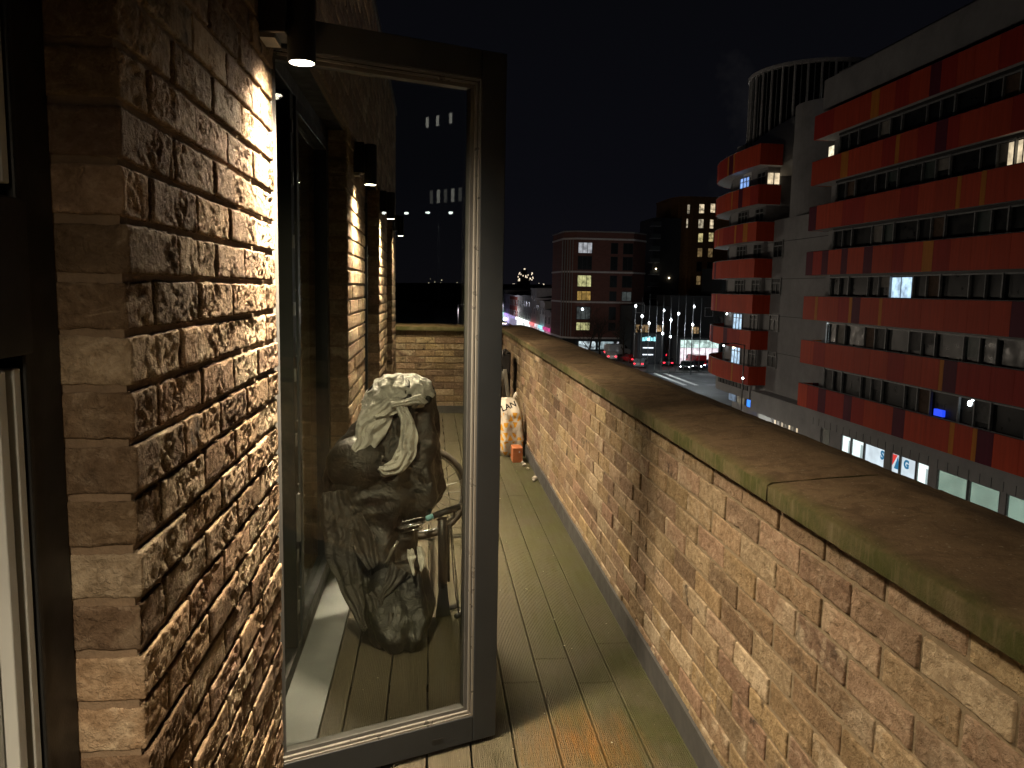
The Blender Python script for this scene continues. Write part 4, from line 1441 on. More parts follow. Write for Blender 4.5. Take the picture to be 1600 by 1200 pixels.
# roof drum with fins and the sloping drum wall, plus the stair tower
dc, dr = (32.9, 67.0), 5.9
def arc(c, r, a0, a1, n): return [(c[0] + r * math.cos(R(a0 + (a1 - a0) * i / n)), c[1] + r * math.sin(R(a0 + (a1 - a0) * i / n))) for i in range(n + 1)]
mb = MB(); ar = arc(dc, dr, 120, 330, 60); n_ = len(ar)
for i, (x, y) in enumerate(ar):
    a = 120 + 210 * i / 60
    # the drum wall's top climbs round the drum
    zt = 13.4 + max(0, (a - 175)) / 105 * 4.4
    zt = min(zt, 17.6)
    mb.v += [(x, y, 11.0), (x, y, zt), (x + (dc[0] - x) * .05, y + (dc[1] - y) * .05, zt), (x + (dc[0] - x) * .05, y + (dc[1] - y) * .05, 11.0)]
for i in range(n_ - 1):
    for j in range(4):
        mb.f.append((i * 4 + j, (i + 1) * 4 + j, (i + 1) * 4 + (j + 1) % 4, i * 4 + (j + 1) % 4))
mb.build('drum_wall', simple('skyglow_render', (.50, .50, .50), .8, 0, .1, 1), blk, True)  # grey render made paler here, skyglow put into its colour
MB().prism(arc(dc, dr - .55, 0, 360, 60)[:-1], 12.0, 19.7).build('drum_glazing', M['dark_glass'], blk)
MB().prism(arc(dc, dr - .10, 0, 360, 60)[:-1], 19.72, 19.95).build('drum_roof', M['mullion_white'], blk)
for i in range(20):
    a = 120 + i * 10.5
    for q, w_ in ((0, .10), (5.2, .04)):
        x, y = dc[0] + (dr - .28) * math.cos(R(a + q)), dc[1] + (dr - .28) * math.sin(R(a + q))
        MB().tube([(x, y, 12.6), (x, y, 19.7)], w_, 6).build('fin', M['mullion_white'] if q == 0 else M['mullion'], blk)
MB().box(27.3, 28.3, 68.6, 70.4, 13.0, 14.4).build('plant_box', simple('pale_plant_box', (.45, .46, .47), .6), blk)
MB().prism(arc((30.6, 59.0), 3.0, 0, 360, 48)[:-1], 7.32, 15.7).build('stair_tower', M['render_grey'], blk)
MB().box(29.5, 44.5, 51.02, 66, 7.31, 15.2).build('upper_wall', M['render_grey'], blk)
MB().box(26.55, 26.6, 51.3, 52.0, BT[1] + .05, BT[0] - BHT - .2).build('lit_window', emit('cream_lit_window', (1, .88, .62), 1.2, .5, 3), blk)
lw_ = MB(); lw_.box(28.6, 28.68, 54.0, 54.9, 14.15, 15.0); lw_.build('lit_window', M['lit_white'], blk)
MB().box(28.69, 32, 51.4, 55.4, 7.31, 16.4).build('upper_wall', M['render_grey'], blk)
mb = MB()
for x, y in ((30.75, 62.1), (31.2, 61.86)): mb.box(x, x + .36, y - .02, y, 17.15, 17.5)
mb.build('lit_window', emit('roof_window_light', (1, .95, .8), 2.0), blk)

# ---- street lamps
M['lamp_head'] = emit('street_lamp_head', (1, .86, .68), 25)
def street_lamp(x, y, h, arm, label, power, colr=(1, .84, .66), gname='street lamps along the road'):
    t = thing('street_lamp', label, 'street lamp', (x, y, GZ), 0, gname)
    mb = MB(); mb.tube([(0, 0, 0), (0, 0, 1.2)], .10, 12); mb.tube([(0, 0, 1.2), (0, 0, h)], .06, 10, True, .045)
    mb.tube([(0, 0, h - .05), (arm * .5, 0, h + .10), (arm, 0, h + .06)], .035, 8)
    mb.build('pole', M['dull_steel'], t, True)
    s = 1 if arm > 0 else -1
    mb = MB(); mb.box(arm - .32, arm + .32, -.12, .12, h + .0, h + .12); bevel(mb.build('lamp_head', M['frame_black'], t), .03)
    if power:
        MB().box(arm - .26, arm + .26, -.09, .09, h - .02, h - .003).build('lens', M['lamp_head'], t)
        for kd_, f_ in (('POINT', .24), ('SPOT', 1.5)):
            L = bpy.data.lights.new('street_light', kd_); L.energy = power * f_; L.color = colr; L.shadow_soft_size = .25
            if kd_ == 'SPOT': L.spot_size = R(176); L.spot_blend = .8
            lo = bpy.data.objects.new('street_light', L); COL.objects.link(lo); lo.parent = t; lo.location = (arm, 0, h - .25)
    return t
sl = street_lamp(24.1, 58.5, 7.75, -1.6, 'tall dark street lamp post in front of the rounded red wing', 0)
mb = MB(); mb.sphere((-.02, -.05, 5.15), .085, 10, 8); mb.build('small_lamp', M['white_light'], sl, True)
street_lamp(6.0, 30, 8, 1.8, 'street lamp on the near kerb opposite the shops of the red block', 1700)
street_lamp(6.0, 56, 8, 1.8, 'street lamp on the near kerb opposite the rounded wing', 3400)
street_lamp(6.0, 84, 8, 1.8, 'street lamp on the near kerb by the side road junction', 7500)
street_lamp(6.0, 125, 8, 1.8, 'street lamp on the near kerb opposite the brown brick flats', 5200)
street_lamp(6.0, 175, 8, 1.8, 'street lamp on the near kerb by the far shops', 3000, (1, .88, .95))
street_lamp(21.2, 232, 8, -1.8, 'street lamp in front of the far shop terrace', 3200, (.85, .85, 1))
street_lamp(6.0, 4, 8, 1.8, 'street lamp on the near kerb below the balcony', 110)

# ---- plaza with slender lighting masts
M['globe'] = emit('mast_globe_light', (.88, .97, 1), 14)
mast_spec = [(28.93, -.65), (29.92, -2.09), (30.98, -3.07), (33.06, -1.22), (34.15, -2.57), (35.24, -1.64), (37.45, -.6), (37.38, -3.17), (33.01, -4.51), (34.16, -4.95), (30.98, -5.36), (36.3, None), (32.1, None), (38.6, None)]
mo_ = sorted(range(len(mast_spec)), key=lambda i: mast_spec[i][0])
ORD = ['first', 'second', 'third', 'fourth', 'fifth', 'sixth', 'seventh', 'eighth', 'ninth', 'tenth', 'eleventh', 'twelfth', 'thirteenth', 'last']
for i, (x, z) in enumerate(mast_spec):
    yy = 110 + (i * 37 % 7) * .8 - 2
    x = x * yy / 110
    t = thing('lighting_mast', ('slim plaza mast with a %s round white lamp, %s from the left' % ('high' if z > -2 else 'middling' if z > -4 else 'low', ORD[mo_.index(i)])) if z is not None else 'slim unlit plaza mast, %s mast from the left' % ORD[mo_.index(i)], 'lighting mast', (x, yy, GZ), 0, 'slim lighting masts on the plaza')
    h = 10.4 + (i % 3) * .5
    MB().tube([(0, 0, 0), (0, 0, h)], .055, 6, True, .035).build('pole', M['dull_steel'], t, True)
    if z is not None:
        zz = (z - 1.45) * yy / 110 + 1.45 - GZ
        MB().sphere((0, -.12, zz), .14, 10, 8, 1, 1, 1.3).build('lamp_globe', M['globe'], t, True)
for (x, y, z, e_) in ((33, 108, -2.5, 900), (37.5, 104, -3, 1000)):
    L = bpy.data.lights.new('plaza_light', 'POINT'); L.energy = e_; L.color = (.85, .95, 1); L.shadow_soft_size = .3
    lo = bpy.data.objects.new('plaza_light', L); COL.objects.link(lo); lo.location = (x, y, z)

# ---- brown brick flats at the junction
M['red_brick_far'] = None
k = NT('brown_red_brick_far')
p = k.n('NewGeometry').outputs['Position']
br = k.n('TexBrick', i_Scale=1.0)
br.inputs['Brick Width'].default_value = .6; br.inputs['Row Height'].default_value = .2; br.inputs['Mortar Size'].default_value = .02
br.inputs['Color1'].default_value = (.20, .075, .055, 1); br.inputs['Color2'].default_value = (.15, .055, .042, 1); br.inputs['Mortar'].default_value = (.13, .08, .07, 1)
mp = k.n('Mapping'); k.set(mp, 'Vector', p); mp.inputs['Rotation'].default_value = (R(90), 0, 0); k.set(br, 'Vector', mp.outputs[0])
k.base(br.outputs['Color']).rough(.85)
M['red_brick_far'] = k.m
M['white_band'] = simple('white_stone_band', (.60, .56, .54), .7)
fl_ = thing('brick_flats', 'brown brick flats with three white stone bands beyond the junction, some windows lit', 'building', (32, 155, GZ), world=True)
fp = [(25.0, 163), (25.4, 152), (27.6, 150), (38.6, 150), (42.1, 154), (43, 170), (30, 175)]
MB().prism(fp, -7.9, 12.4).build('wall', M['red_brick_far'], fl_)
fq = [(25.3, 163), (25.7, 152.2), (27.8, 150.3), (38.4, 150.3), (41.8, 154.2), (42.7, 170), (30, 174)]
MB().prism(fq, GZ, -7.92).build('ground_floor', M['frame_black'], fl_)
def grow(pts, d):
    cx = sum(a[0] for a in pts) / len(pts); cy = sum(a[1] for a in pts) / len(pts)
    return [(a[0] + d * (1 if a[0] > cx else -1), a[1] + d * (1 if a[1] > cy else -1)) for a in pts]
for zz in (12.42, 11.0, 4.75, -1.0, -7.9):
    MB().prism(grow(fp, .12), zz, zz + (.22 if zz > 12 else .32)).build('stone_band', M['white_band'] if zz < 12 else M['kerb'], fl_)
def flat_window(x0, x1, z0, z1, mat, y=150, bars=2, sub=True):
    f = MB(); f.box(x0, x1, y - .10, y - .003, z1 - .08, z1); f.box(x0, x1, y - .10, y - .003, z0, z0 + .08)
    for i in range(bars + 1):
        xx = x0 + (x1 - x0 - .08) * i / bars
        f.box(xx, xx + .08, y - .10, y - .003, z0 + .08, z1 - .08)
    w = f.build('window', M['frame_black'], fl_)
    MB().box(x0 + .04, x1 - .04, y - .05, y - .004, z0 + .05, z1 - .05).build('pane', mat, w)
G_ = M['dark_glass']
LY = emit('yellow_lit_flat', (.85, .82, .38), .62, .7, 1.2)
LO = emit('amber_lit_flat', (.80, .48, .12), .38, .7, 1.2)
LW = emit('white_lit_flat', (.72, .74, .80), .50, .6, 1.0)
LD = emit('dull_lit_flat', (.45, .52, .50), .10, .8, .8)
rows = [((8.4, 10.5), (LW, G_, G_)), ((5.3, 7.9), (G_, G_, G_)), ((2.05, 4.3), (LY, G_, G_)), ((-.55, 1.3), (LO, G_, LD)), ((-4.2, -1.7), (LD, G_, LD)), ((-6.3, -4.7), (LY, G_, G_))]
for ri, ((z0, z1), mats) in enumerate(rows):
    flat_window(27.85, 30.6, z0, z1, mats[0], bars=3)
    flat_window(34.2, 35.6, z0, z1, mats[1], bars=1)
    flat_window(36.6, 39.0 - .45, z0, z1, mats[2], bars=2)
for i in range(5):
    MB().box(25.1 + i * .45, 25.22 + i * .45, 151.6 - i * .30, 151.9 - i * .3, -7.5, 10.9).build('fin', M['kerb'], fl_)
sp_ = MB(); sp_.sphere((29.0, 149.8, -2.2), .22, 8, 6); sp_.build('room_lamp', M['white_light'], fl_, True)
# lit shops on its ground floor
for x0, x1, mt, stg in ((28.5, 31.8, (.8, .95, 1), .9), (32.3, 35.4, (.7, .9, .95), .45), (36.0, 39.0, (.9, .95, 1), .8)):
    MB().box(x0, x1, 149.9, 149.95, -9.9, -8.4).build('shop_front', emit('far_shop_light', mt, stg, .9, .8), fl_)

# ---- dark tower with balconies, and brown tower with lit windows
dt = thing('dark_tower', 'unlit dark residential tower with stacked balconies behind the brick flats', 'building', (53.5, 186, GZ), world=True)
M['near_black'] = simple('very_dark_render', (.05, .052, .056), .8)
MB().box(50.9, 57.4, 180, 192, GZ, 18.3).build('wall', M['near_black'], dt)
for i in range(7):
    z = 16.2 - i * 2.75
    MB().box(50.0, 52.3, 178.6, 179.99, z, z + .18).build('balcony_slab', M['soffit'], dt)
    r_ = MB(); r_.box(50.0, 52.3, 178.6, 178.64, z + .18, z + 1.1); r_.build('balustrade', simple('frosted_panel', (.12, .13, .13), .4), dt)
for x, z in ((51.4, 6.6), (55.0, 4.6)):
    mb = MB(); mb.sphere((x, 178.4 if x < 52 else 179.8, z), .17, 8, 6); mb.build('room_lamp', M['warm_light'], dt, True)
bt = thing('brown_tower', 'tall amber brick tower with warm lit windows, left of the red block', 'building', (62, 190, GZ), world=True)
M['amber_brick'] = simple('amber_brick_far', (.22, .105, .035), .85, 0, .3, 3)
pts = [(55.9, 190), (56.1, 184), (57.2, 181), (59.2, 180.02), (75, 180), (75, 196), (56, 196)]
MB().prism(pts, GZ, 22.9).build('wall', M['amber_brick'], bt)
MB().prism(grow(pts, .15), 22.92, 23.3).build('parapet', M['amber_brick'], bt)
WIN = [emit('tower_window_%d' % i, c, s, .75, 1.4) for i, (c, s) in enumerate((((1, .80, .52), .8), ((1, .85, .6), .45), ((.9, .75, .35), .55), ((.75, .5, .22), .20)))]
tw = [(58.6, .7, 20.4, 1), (58.5, .5, 17.2, 1), (61.4, 1.3, 20.6, 0), (64.1, 1.2, 20.8, 0), (61.4, 1.3, 17.2, 1), (64.1, 1.0, 17.2, 0), (61.5, 1.2, 14.0, 2), (64.0, 1.2, 14.2, 2),
      (61.5, 1.2, 10.6, 3), (64.0, 1.2, 10.6, 3), (61.5, 1.1, 4.2, 3), (64.0, 1.1, 4.2, 3), (67.0, 1.2, 20.8, 1), (67.0, 1.2, 14, 2), (67, 1.2, 7.4, 3), (61.5, 1.2, 7.4, None), (64.0, 1.2, 7.4, None)]
for x, w_, z, mi in tw:
    f = MB(); f.box(x, x + w_, 179.9, 179.99, z - 1.15, z + 1.1)
    w2 = f.build('window', M['frame_black'], bt)
    MB().box(x + .08, x + w_ - .08, 179.86, 179.895, z - 1.0, z + 1.0).build('pane', WIN[mi] if mi is not None else M['dark_glass'], w2)
    MB().box(x + .08, x + w_ - .08, 179.82, 179.855, z - .35, z - .28).build('glazing_bar', M['frame_black'], w2)
for x in (56.6, 57.6, 59.9):
    MB().box(x, x + .5, 179.7 if x > 59 else 180.9, 180.4 if x < 59 else 179.98, GZ + 4, 22.6).build('pier', M['amber_brick'], bt)

# ---- low dark buildings behind the plaza with a few lit rooms
lo_ = thing('plaza_building', 'dark low building behind the lighting masts with amber lit first floor rooms', 'building', (43, 142, GZ), world=True)
MB().box(43.5, 53.0, 141, 150, GZ, .8).build('wall', M['near_black'], lo_)
MB().box(36.2, 43.4, 140, 149, GZ, -1.2).build('wall', M['near_black'], lo_)
MB().box(53.1, 70, 141, 152, GZ, 6.0).build('wall', M['near_black'], lo_)
AM = emit('amber_room', (.95, .62, .30), .50, .85, 1.1)
for x0, x1, y, z0, z1 in ((37.0, 39.5, 139.9, -6.1, -4.6), (40.9, 42.2, 139.9, -5.8, -4.65), (47.7, 49.1, 140.9, -6.1, -4.9)):
    f = MB(); f.box(x0 - .1, x1 + .1, y - .02, y + .09, z0 - .1, z1 + .1); w2 = f.build('window', M['frame_black'], lo_)
    MB().box(x0, x1, y - .06, y - .025, z0, z1).build('pane', AM, w2)
    for i in range(1, 3): MB().box(x0 + (x1 - x0) * i / 3 - .04, x0 + (x1 - x0) * i / 3 + .04, y - .10, y - .065, z0, z1).build('glazing_bar', M['frame_black'], w2)
for x0, z0 in ((36.9, -2.4), (50.1, -2.9)):
    f = MB(); frame_rect(f, x0, x0 + 1.8, 139.80 if x0 < 43 else 140.8, 139.88 if x0 < 43 else 140.88, z0, z0 + 1.6, .0)
    mb = MB(); y = 139.85 if x0 < 43 else 140.85
    for a, c, q0, q1 in ((x0, x0 + .08, z0, z0 + 1.5), (x0 + 1.5, x0 + 1.58, z0, z0 + 1.5), (x0, x0 + 1.58, z0 + 1.5, z0 + 1.58), (x0, x0 + 1.58, z0 - .08, z0)):
        mb.box(a, c, y, y + .1, q0, q1)
    mb.build('window', M['mullion_white'], lo_)

# ---- bright pavilion, kiosk sign, railings
pvn = thing('lit_pavilion', 'brightly lit white glass shop front at street level beside the rounded wing', 'shop', (38, 121, GZ), world=True)
pz = (110, 121)
MB().box(39.0, 46.0, 121.2, 126, GZ, -5.9).build('wall', M['near_black'], pvn)
MB().box(38.9, 46.1, 120.2, 126.1, -5.88, -5.7).build('roof', M['near_black'], pvn)
WL = emit('pavilion_light', (1, .88, .95), 1.1, .5, 1.3)
WL2 = emit('pavilion_fascia_light', (.75, 1, .93), 1.0, .7, 1.6)
for i in range(6):
    x = 39.3 + i * 1.05
    f = MB(); f.box(x - .04, x + .04, 121.0, 121.15, -9.9, -6.05); w2 = f.build('shop_window', M['mullion'], pvn)
    MB().box(x + .05, x + 1.0, 121.08, 121.14, -9.9, -7.35).build('pane', WL, w2)
    MB().box(x + .05, x + 1.0, 121.02, 121.07, -7.3, -6.1).build('sign_panel', WL2, w2)
ra = thing('street_railing', 'white railings on the pavement in front of the lit pavilion', 'railing', (42, 118.6, GZ), world=True)
MB().box(41.2, 46, 118.58, 118.62, GZ + .98, GZ + 1.03).build('top_rail', M['mullion_white'], ra)
for i in range(17): MB().box(41.2 + i * .3, 41.25 + i * .3, 118.58, 118.62, GZ, GZ + .97).build('post', M['mullion_white'], ra)
ks = thing('shop_sign', 'glowing pale cyan shop sign behind the masts on the plaza', 'sign', (34.4, 124, GZ), world=True)
b = MB(); b.box(33.2, 37.5, 124.1, 127, GZ, -5.3); b.build('kiosk', M['near_black'], ks)
b = MB()
for i in range(5): b.box(33.95 + i * .47, 34.33 + i * .47, 124.0, 124.06, -6.55 + .08 * (i % 2), -5.95 + .1 * (i % 3))
b.build('sign_panel', emit('cyan_sign', (.35, .85, .95), 1.5, .7, 4), ks)
for z in (-7.7, -8.8): MB().box(34.1, 35.8, 123.95, 124.05, z, z + .16).build('light_strip', emit('strip_light', (.8, .9, 1), 2, .5, 3), ks)

# ---- vehicles
def car_mesh(prof_body, prof_cab, hw, cw_):
    """Body and cabin as lofts across the width, narrower towards the roof."""
    mb = MB()
    for prof, w0, w1 in ((prof_body, hw, hw),):
        n = len(prof); b0 = len(mb.v)
        for s in (-1, -.92, .92, 1):
            for (x, z) in prof:
                k_ = .93 if abs(s) == 1 else 1.0
                mb.v.append((x * (1 if k_ == 1 else .985), s * w0, z if k_ == 1 else (z - .0) * .985 + .01))
        for i in range(3):
            for j in range(n):
                mb.f.append((b0 + i * n + j, b0 + i * n + (j + 1) % n, b0 + (i + 1) * n + (j + 1) % n, b0 + (i + 1) * n + j))
        mb.f.append(tuple(b0 + j for j in reversed(range(n)))); mb.f.append(tuple(b0 + 3 * n + j for j in range(n)))
    return mb
M['headlight'] = emit('headlight', (.9, .96, 1), 16)
M['taillight'] = emit('taillight', (1, .02, .04), 4)
PAINT = {n_: simple(n_ + '_car_paint', c, .25, .2, .05, 3) for n_, c in (('black', (.012, .012, .014)), ('silver', (.30, .31, .32)), ('white', (.6, .6, .6)), ('red', (.35, .015, .02)), ('blue', (.03, .06, .14)))}
def make_car(paint, label, loc, rz, lights=True, van=False, group='cars around the junction'):
    t = thing('van' if van else 'car', label, 'van' if van else 'car', loc, rz, group)
    if van:
        body = [(-2.3, .35), (2.25, .35), (2.35, .75), (2.25, 1.15), (1.75, 1.35), (1.2, 2.05), (.9, 2.15), (-2.2, 2.18), (-2.32, 1.9)]
        cab = [(1.05, 1.40), (1.66, 1.40), (1.18, 2.00), (.98, 2.03)]
    else:
        body = [(-2.15, .32), (2.1, .32), (2.18, .58), (2.08, .80), (1.15, .93), (.45, 1.38), (-.95, 1.42), (-1.75, 1.02), (-2.12, .95), (-2.2, .62)]
        cab = [(.98, .97), (.42, 1.33), (-.92, 1.37), (-1.55, 1.02)]
    o = car_mesh(body, cab, .86, .7).build('body', PAINT[paint], t)
    bevel(smooth_angle(o, 40), .05, 2)
    g = MB(); n = len(cab)
    for s in (-1, 1):
        b0 = len(g.v)
        g.v += [(x, s * .862, z) for x, z in cab] + [(x, s * .90, z) for x, z in cab]
        g.f += [tuple(b0 + j for j in range(n)), tuple(b0 + n + j for j in reversed(range(n)))] + [(b0 + j, b0 + n + j, b0 + n + (j + 1) % n, b0 + (j + 1) % n) for j in range(n)]
    g.build('side_window', M['dark_glass'], t)
    g = MB()
    fx = [(1.12, .95), (.47, 1.36)] if not van else [(1.73, 1.38), (1.22, 2.02)]
    g.v = [(fx[0][0] + .012, -.72, fx[0][1] + .01), (fx[0][0] + .012, .72, fx[0][1] + .01), (fx[1][0] + .012, .62, fx[1][1] + .01), (fx[1][0] + .012, -.62, fx[1][1] + .01)]
    g.v += [(x - .03, y, z - .03) for x, y, z in g.v[:4]]
    g.f = [(0, 1, 2, 3), (7, 6, 5, 4), (0, 4, 5, 1), (1, 5, 6, 2), (2, 6, 7, 3), (3, 7, 4, 0)]
    g.build('windscreen', M['dark_glass'], t)
    for sx in (1.35, -1.35):
        for sy in (-1, 1):
            w = MB().tube([(sx, sy * .70, .33), (sx, sy * .89, .33)], .33, 20).build('wheel', M['black_plastic'], t, False)
            MB().tube([(sx, sy * .891, .33), (sx, sy * .90, .33)], .20, 14).build('rim', M['dull_steel'], w)
    for sy in (-1, 1):
        MB().sphere((2.10 if not van else 2.28, sy * .62, .66 if not van else .85), .11, 8, 6, .5, 1.3, .8).build('headlight', M['headlight'] if lights else M['bead'], t, True)
        MB().box(-2.21 if not van else -2.36, -2.12 if not van else -2.25, sy * .62 - .15, sy * .62 + .15, .68, .84).build('taillight', M['taillight'] if lights else PAINT['red'], t)
    return t
make_car('black', 'black car facing the viewer, left of the two with headlights on', (38.9, 116, GZ - .12), R(-118))
make_car('black', 'dark car with headlights on just right of the middle of the junction', (41.0, 117, GZ - .12), R(-115))
make_car('silver', 'silver car waiting at the junction nearest the coping', (32.6, 119.5, GZ - .12), R(65))
make_car('red', 'red car with red tail lights glowing at the left of the plaza', (33.0, 127.5, GZ - .12), R(100))
make_car('white', 'white van parked in front of the lit shops under the brick flats', (33.5, 139, GZ - .0), R(20), True, True)
make_car('blue', 'dark blue car parked behind the white van', (38.8, 134, GZ - .0), R(160))
make_car('red', 'red van with bright tail lights in front of the lit pavilion', (41.3, 119.4, GZ - .12), R(95), True, True)
make_car('black', 'black car driving away down the side road', (37.4, 121.8, GZ - .12), R(80))

make_car('blue', 'dark blue car behind the black pair, its headlights dazzling', (43.6, 118.5, GZ - .12), R(-120))
make_car('silver', 'silver car queuing behind the red one in the side road', (36.0, 131, GZ), R(70))
make_car('white', 'white car at the back of the plaza under the masts', (30.6, 131, GZ), R(80))
M['coat'] = simple('dark_coat', (.03, .03, .04), .8)
M['skin'] = simple('skin', (.35, .2, .14), .6)
def pedestrian(x, y, z, rz, label, coat):
    me_ = bpy.data.meshes.new('person')
    V = [(0, 0, .92), (0, 0, 1.15), (0, 0, 1.42), (0, 0, 1.54), (0, .02, 1.68), (.10, 0, .88), (.12, .10, .50), (.12, .02, .09), (.12, .14, .05), (-.10, 0, .88), (-.12, -.06, .50), (-.12, -.22, .12), (-.12, -.12, .05),
         (.20, 0, 1.40), (.26, -.04, 1.12), (.24, .08, .90), (-.20, 0, 1.40), (-.26, .04, 1.12), (-.24, .16, .92)]
    E_ = [(0, 1), (1, 2), (2, 3), (3, 4), (0, 5), (5, 6), (6, 7), (7, 8), (0, 9), (9, 10), (10, 11), (11, 12), (2, 13), (13, 14), (14, 15), (2, 16), (16, 17), (17, 18)]
    rad = [.15, .15, .17, .06, .11, .10, .075, .05, .045, .10, .075, .05, .045, .07, .05, .04, .07, .05, .04]
    me_.from_pydata(V, E_, [])
    o = bpy.data.objects.new('person', me_); COL.objects.link(o); me_.materials.append(coat)
    sk = o.modifiers.new('skin', 'SKIN')
    for sv, r_ in zip(me_.skin_vertices[0].data, rad): sv.radius = (r_, r_ * .8)
    me_.skin_vertices[0].data[0].use_root = True
    o.modifiers.new('sub', 'SUBSURF').render_levels = 1
    o.location = (x, y, z); o.rotation_euler = (0, 0, rz)
    tag(o, label, 'person', 'pedestrians')
    return o
pedestrian(24.4, 44.0, GZ + .75, R(90), 'person silhouetted against the brightest shop window under the red block', M['coat'])
pedestrian(39.8, 115.2, GZ - .12, R(60), 'person crossing beside the car with headlights on', M['coat'])
pedestrian(43.6, 114.0, GZ - .12, R(200), 'person walking over the lit road by the rounded wing', M['coat'])

# ---- bare winter trees
M['bark'] = simple('dark_bark', (.045, .035, .028), .9, 0, .3, 4)
def bare_tree(x, y, h, seed, label, mat='bark'):
    q = random.Random(seed)
    t = thing('bare_tree', label, 'tree', (x, y, GZ), 0, 'bare trees around the plaza')
    tr = MB(); tw_ = MB()
    def br(p, d, L, r, dep):
        pts = [p]; cur = p
        for i in range(3):
            d = (d + Vector((q.uniform(-.18, .18), q.uniform(-.18, .18), q.uniform(-.02, .12)))).normalized()
            cur = cur + d * L / 3; pts.append(cur)
        (tr if dep < 2 else tw_).tube(pts, r, 6 if dep < 2 else 3, False, r * .6)
        if dep >= 5: return
        for k_ in range(3 if dep > 0 else 5):
            a = q.uniform(0, 6.28); sp_ = q.uniform(.45, .95)
            side = Vector((math.cos(a), math.sin(a), 0))
            nd_ = (d + side * sp_).normalized()
            st_ = pts[q.choice([1, 2, 3, 3])]
            br(st_, nd_, L * q.uniform(.58, .8), max(.006, r * .55), dep + 1)
    br(Vector((0, 0, 0)), Vector((0, 0, 1)), h * .36, h * .022, 0)
    tr.build('trunk', M[mat], t, True)
    c = tw_.build('twigs', M[mat], t); stuff(c)
for i, (x, y, h, lb_) in enumerate(((44.0, 112.5, 11, 'bare tree with a thick leaning trunk beside the rounded wing'), (31.0, 142, 9, 'bare tree in front of the brick flats, left one'), (34.5, 138, 8.5, 'bare tree between the brick flats and the masts'),
        (47, 124, 12, 'tall bare tree in front of the brown tower'), (40.5, 131, 10, 'bare tree behind the plaza masts'), (28.6, 140, 8, 'slender bare tree before the lit shops of the brick flats'), (36.5, 134, 9.5, 'bare tree between the white van and the masts'))):
    bare_tree(x, y, h, 30 + i, lb_)

# ---- shop terrace far down the street
TM = {'white': simple('white_stucco', (.55, .54, .53), .8, 0, .15, 1), 'grey': simple('grey_stucco', (.28, .27, .26), .8, 0, .2, 1), 'brick': simple('far_red_brick', (.30, .07, .045), .85, 0, .2, 2),
      'cream': simple('cream_stucco', (.42, .38, .32), .8, 0, .2, 1), 'roof': simple('slate_roof', (.04, .04, .045), .8)}
def terrace(y0, y1, zt, colr, sc, st, label, x=25.5):
    t = thing('terrace_house', label, 'house', (x, (y0 + y1) / 2, GZ), 0, 'shop terrace down the street', world=True)
    MB().box(x, x + 10, y0 + .1, y1 - .1, GZ, zt).build('wall', TM[colr], t)
    MB().box(x - .25, x + 10.2, y0 + .02, y1 - .02, zt + .01, zt + .4).build('cornice', TM['white' if colr != 'grey' else 'grey'], t)
    mb = MB(); mb.v = [(x + .2, y0, zt + .41), (x + 9.8, y0, zt + .41), (x + 5, y0, zt + 1.2), (x + .2, y1, zt + .41), (x + 9.8, y1, zt + .41), (x + 5, y1, zt + 1.2)]
    mb.f = [(0, 1, 2), (5, 4, 3), (0, 2, 5, 3), (1, 4, 5, 2), (0, 3, 4, 1)]; mb.build('roof', TM['roof'], t)
    nw = max(2, int((y1 - y0) / 4))
    for fz in (zt - 2.7, zt - 5.9):
        if fz < GZ + 3.4: continue
        for i in range(nw):
            yc = y0 + (y1 - y0) * (i + .5) / nw
            w2 = MB().box(x - .10, x - .004, yc - .75, yc + .75, fz - .1, fz + 1.7).build('window', TM['white'], t)
            MB().box(x - .13, x - .105, yc - .6, yc + .6, fz + .02, fz + 1.58).build('pane', M['dark_glass'], w2)
            MB().box(x - .16, x - .135, yc - .6, yc + .6, fz + .78, fz + .84).build('glazing_bar', TM['white'], w2)
    MB().box(x - .5, x - .2, y0 + .4, y1 - .4, GZ + 2.7, GZ + 3.4).build('shop_sign', emit('far_sign', sc, st, .5, .6), t)
    MB().box(x - .12, x - .02, y0 + .6, y1 - .6, GZ + .5, GZ + 2.6).build('shop_front', emit('far_shop', tuple(min(1, c * .6 + .4) for c in sc), st * .6, .7, .8), t)
terrace(166, 176, -3.4, 'grey', (1, .10, .40), .6, 'low shop with a glowing pink sign next to the brick flats')
terrace(176.2, 184, -1.6, 'white', (.4, .9, 1), 1.3, 'pale house over a cyan lit shop, second in the far terrace')
terrace(184.2, 190, -1.0, 'cream', (1, .85, .9), .9, 'cream house in the far terrace between two white ones')
terrace(190.2, 201, 1.3, 'white', (1, .25, .25), 1.2, 'tall white house with a red lit shop in the far terrace')
terrace(201.2, 217, -.6, 'grey', (.9, 1, 1), 2.4, 'grey house over a long white lit shop front')
terrace(217.2, 233, -.8, 'cream', (.8, 1, .95), 3.2, 'pale stone house with a bright white shop front')
terrace(233.2, 256, -.9, 'brick', (.6, .5, 1), .6, 'red brick house with pale edges in the far terrace')
terrace(256.2, 272, -.7, 'white', (.5, .35, 1), 1.4, 'white house with a violet lit shop at the end of the terrace')
terrace(272.2, 300, .6, 'grey', (.5, 1, .9), 1.6, 'grey house with a green lit shop, farthest of the terrace')
mb = MB(); mb.sphere((24.6, 262, -8.6), .55, 12, 8)
tag(mb.build('traffic_beacon', emit('violet_beacon', (.55, .45, 1), 14), None, True), 'dazzling violet white light at the far end of the street', 'light')
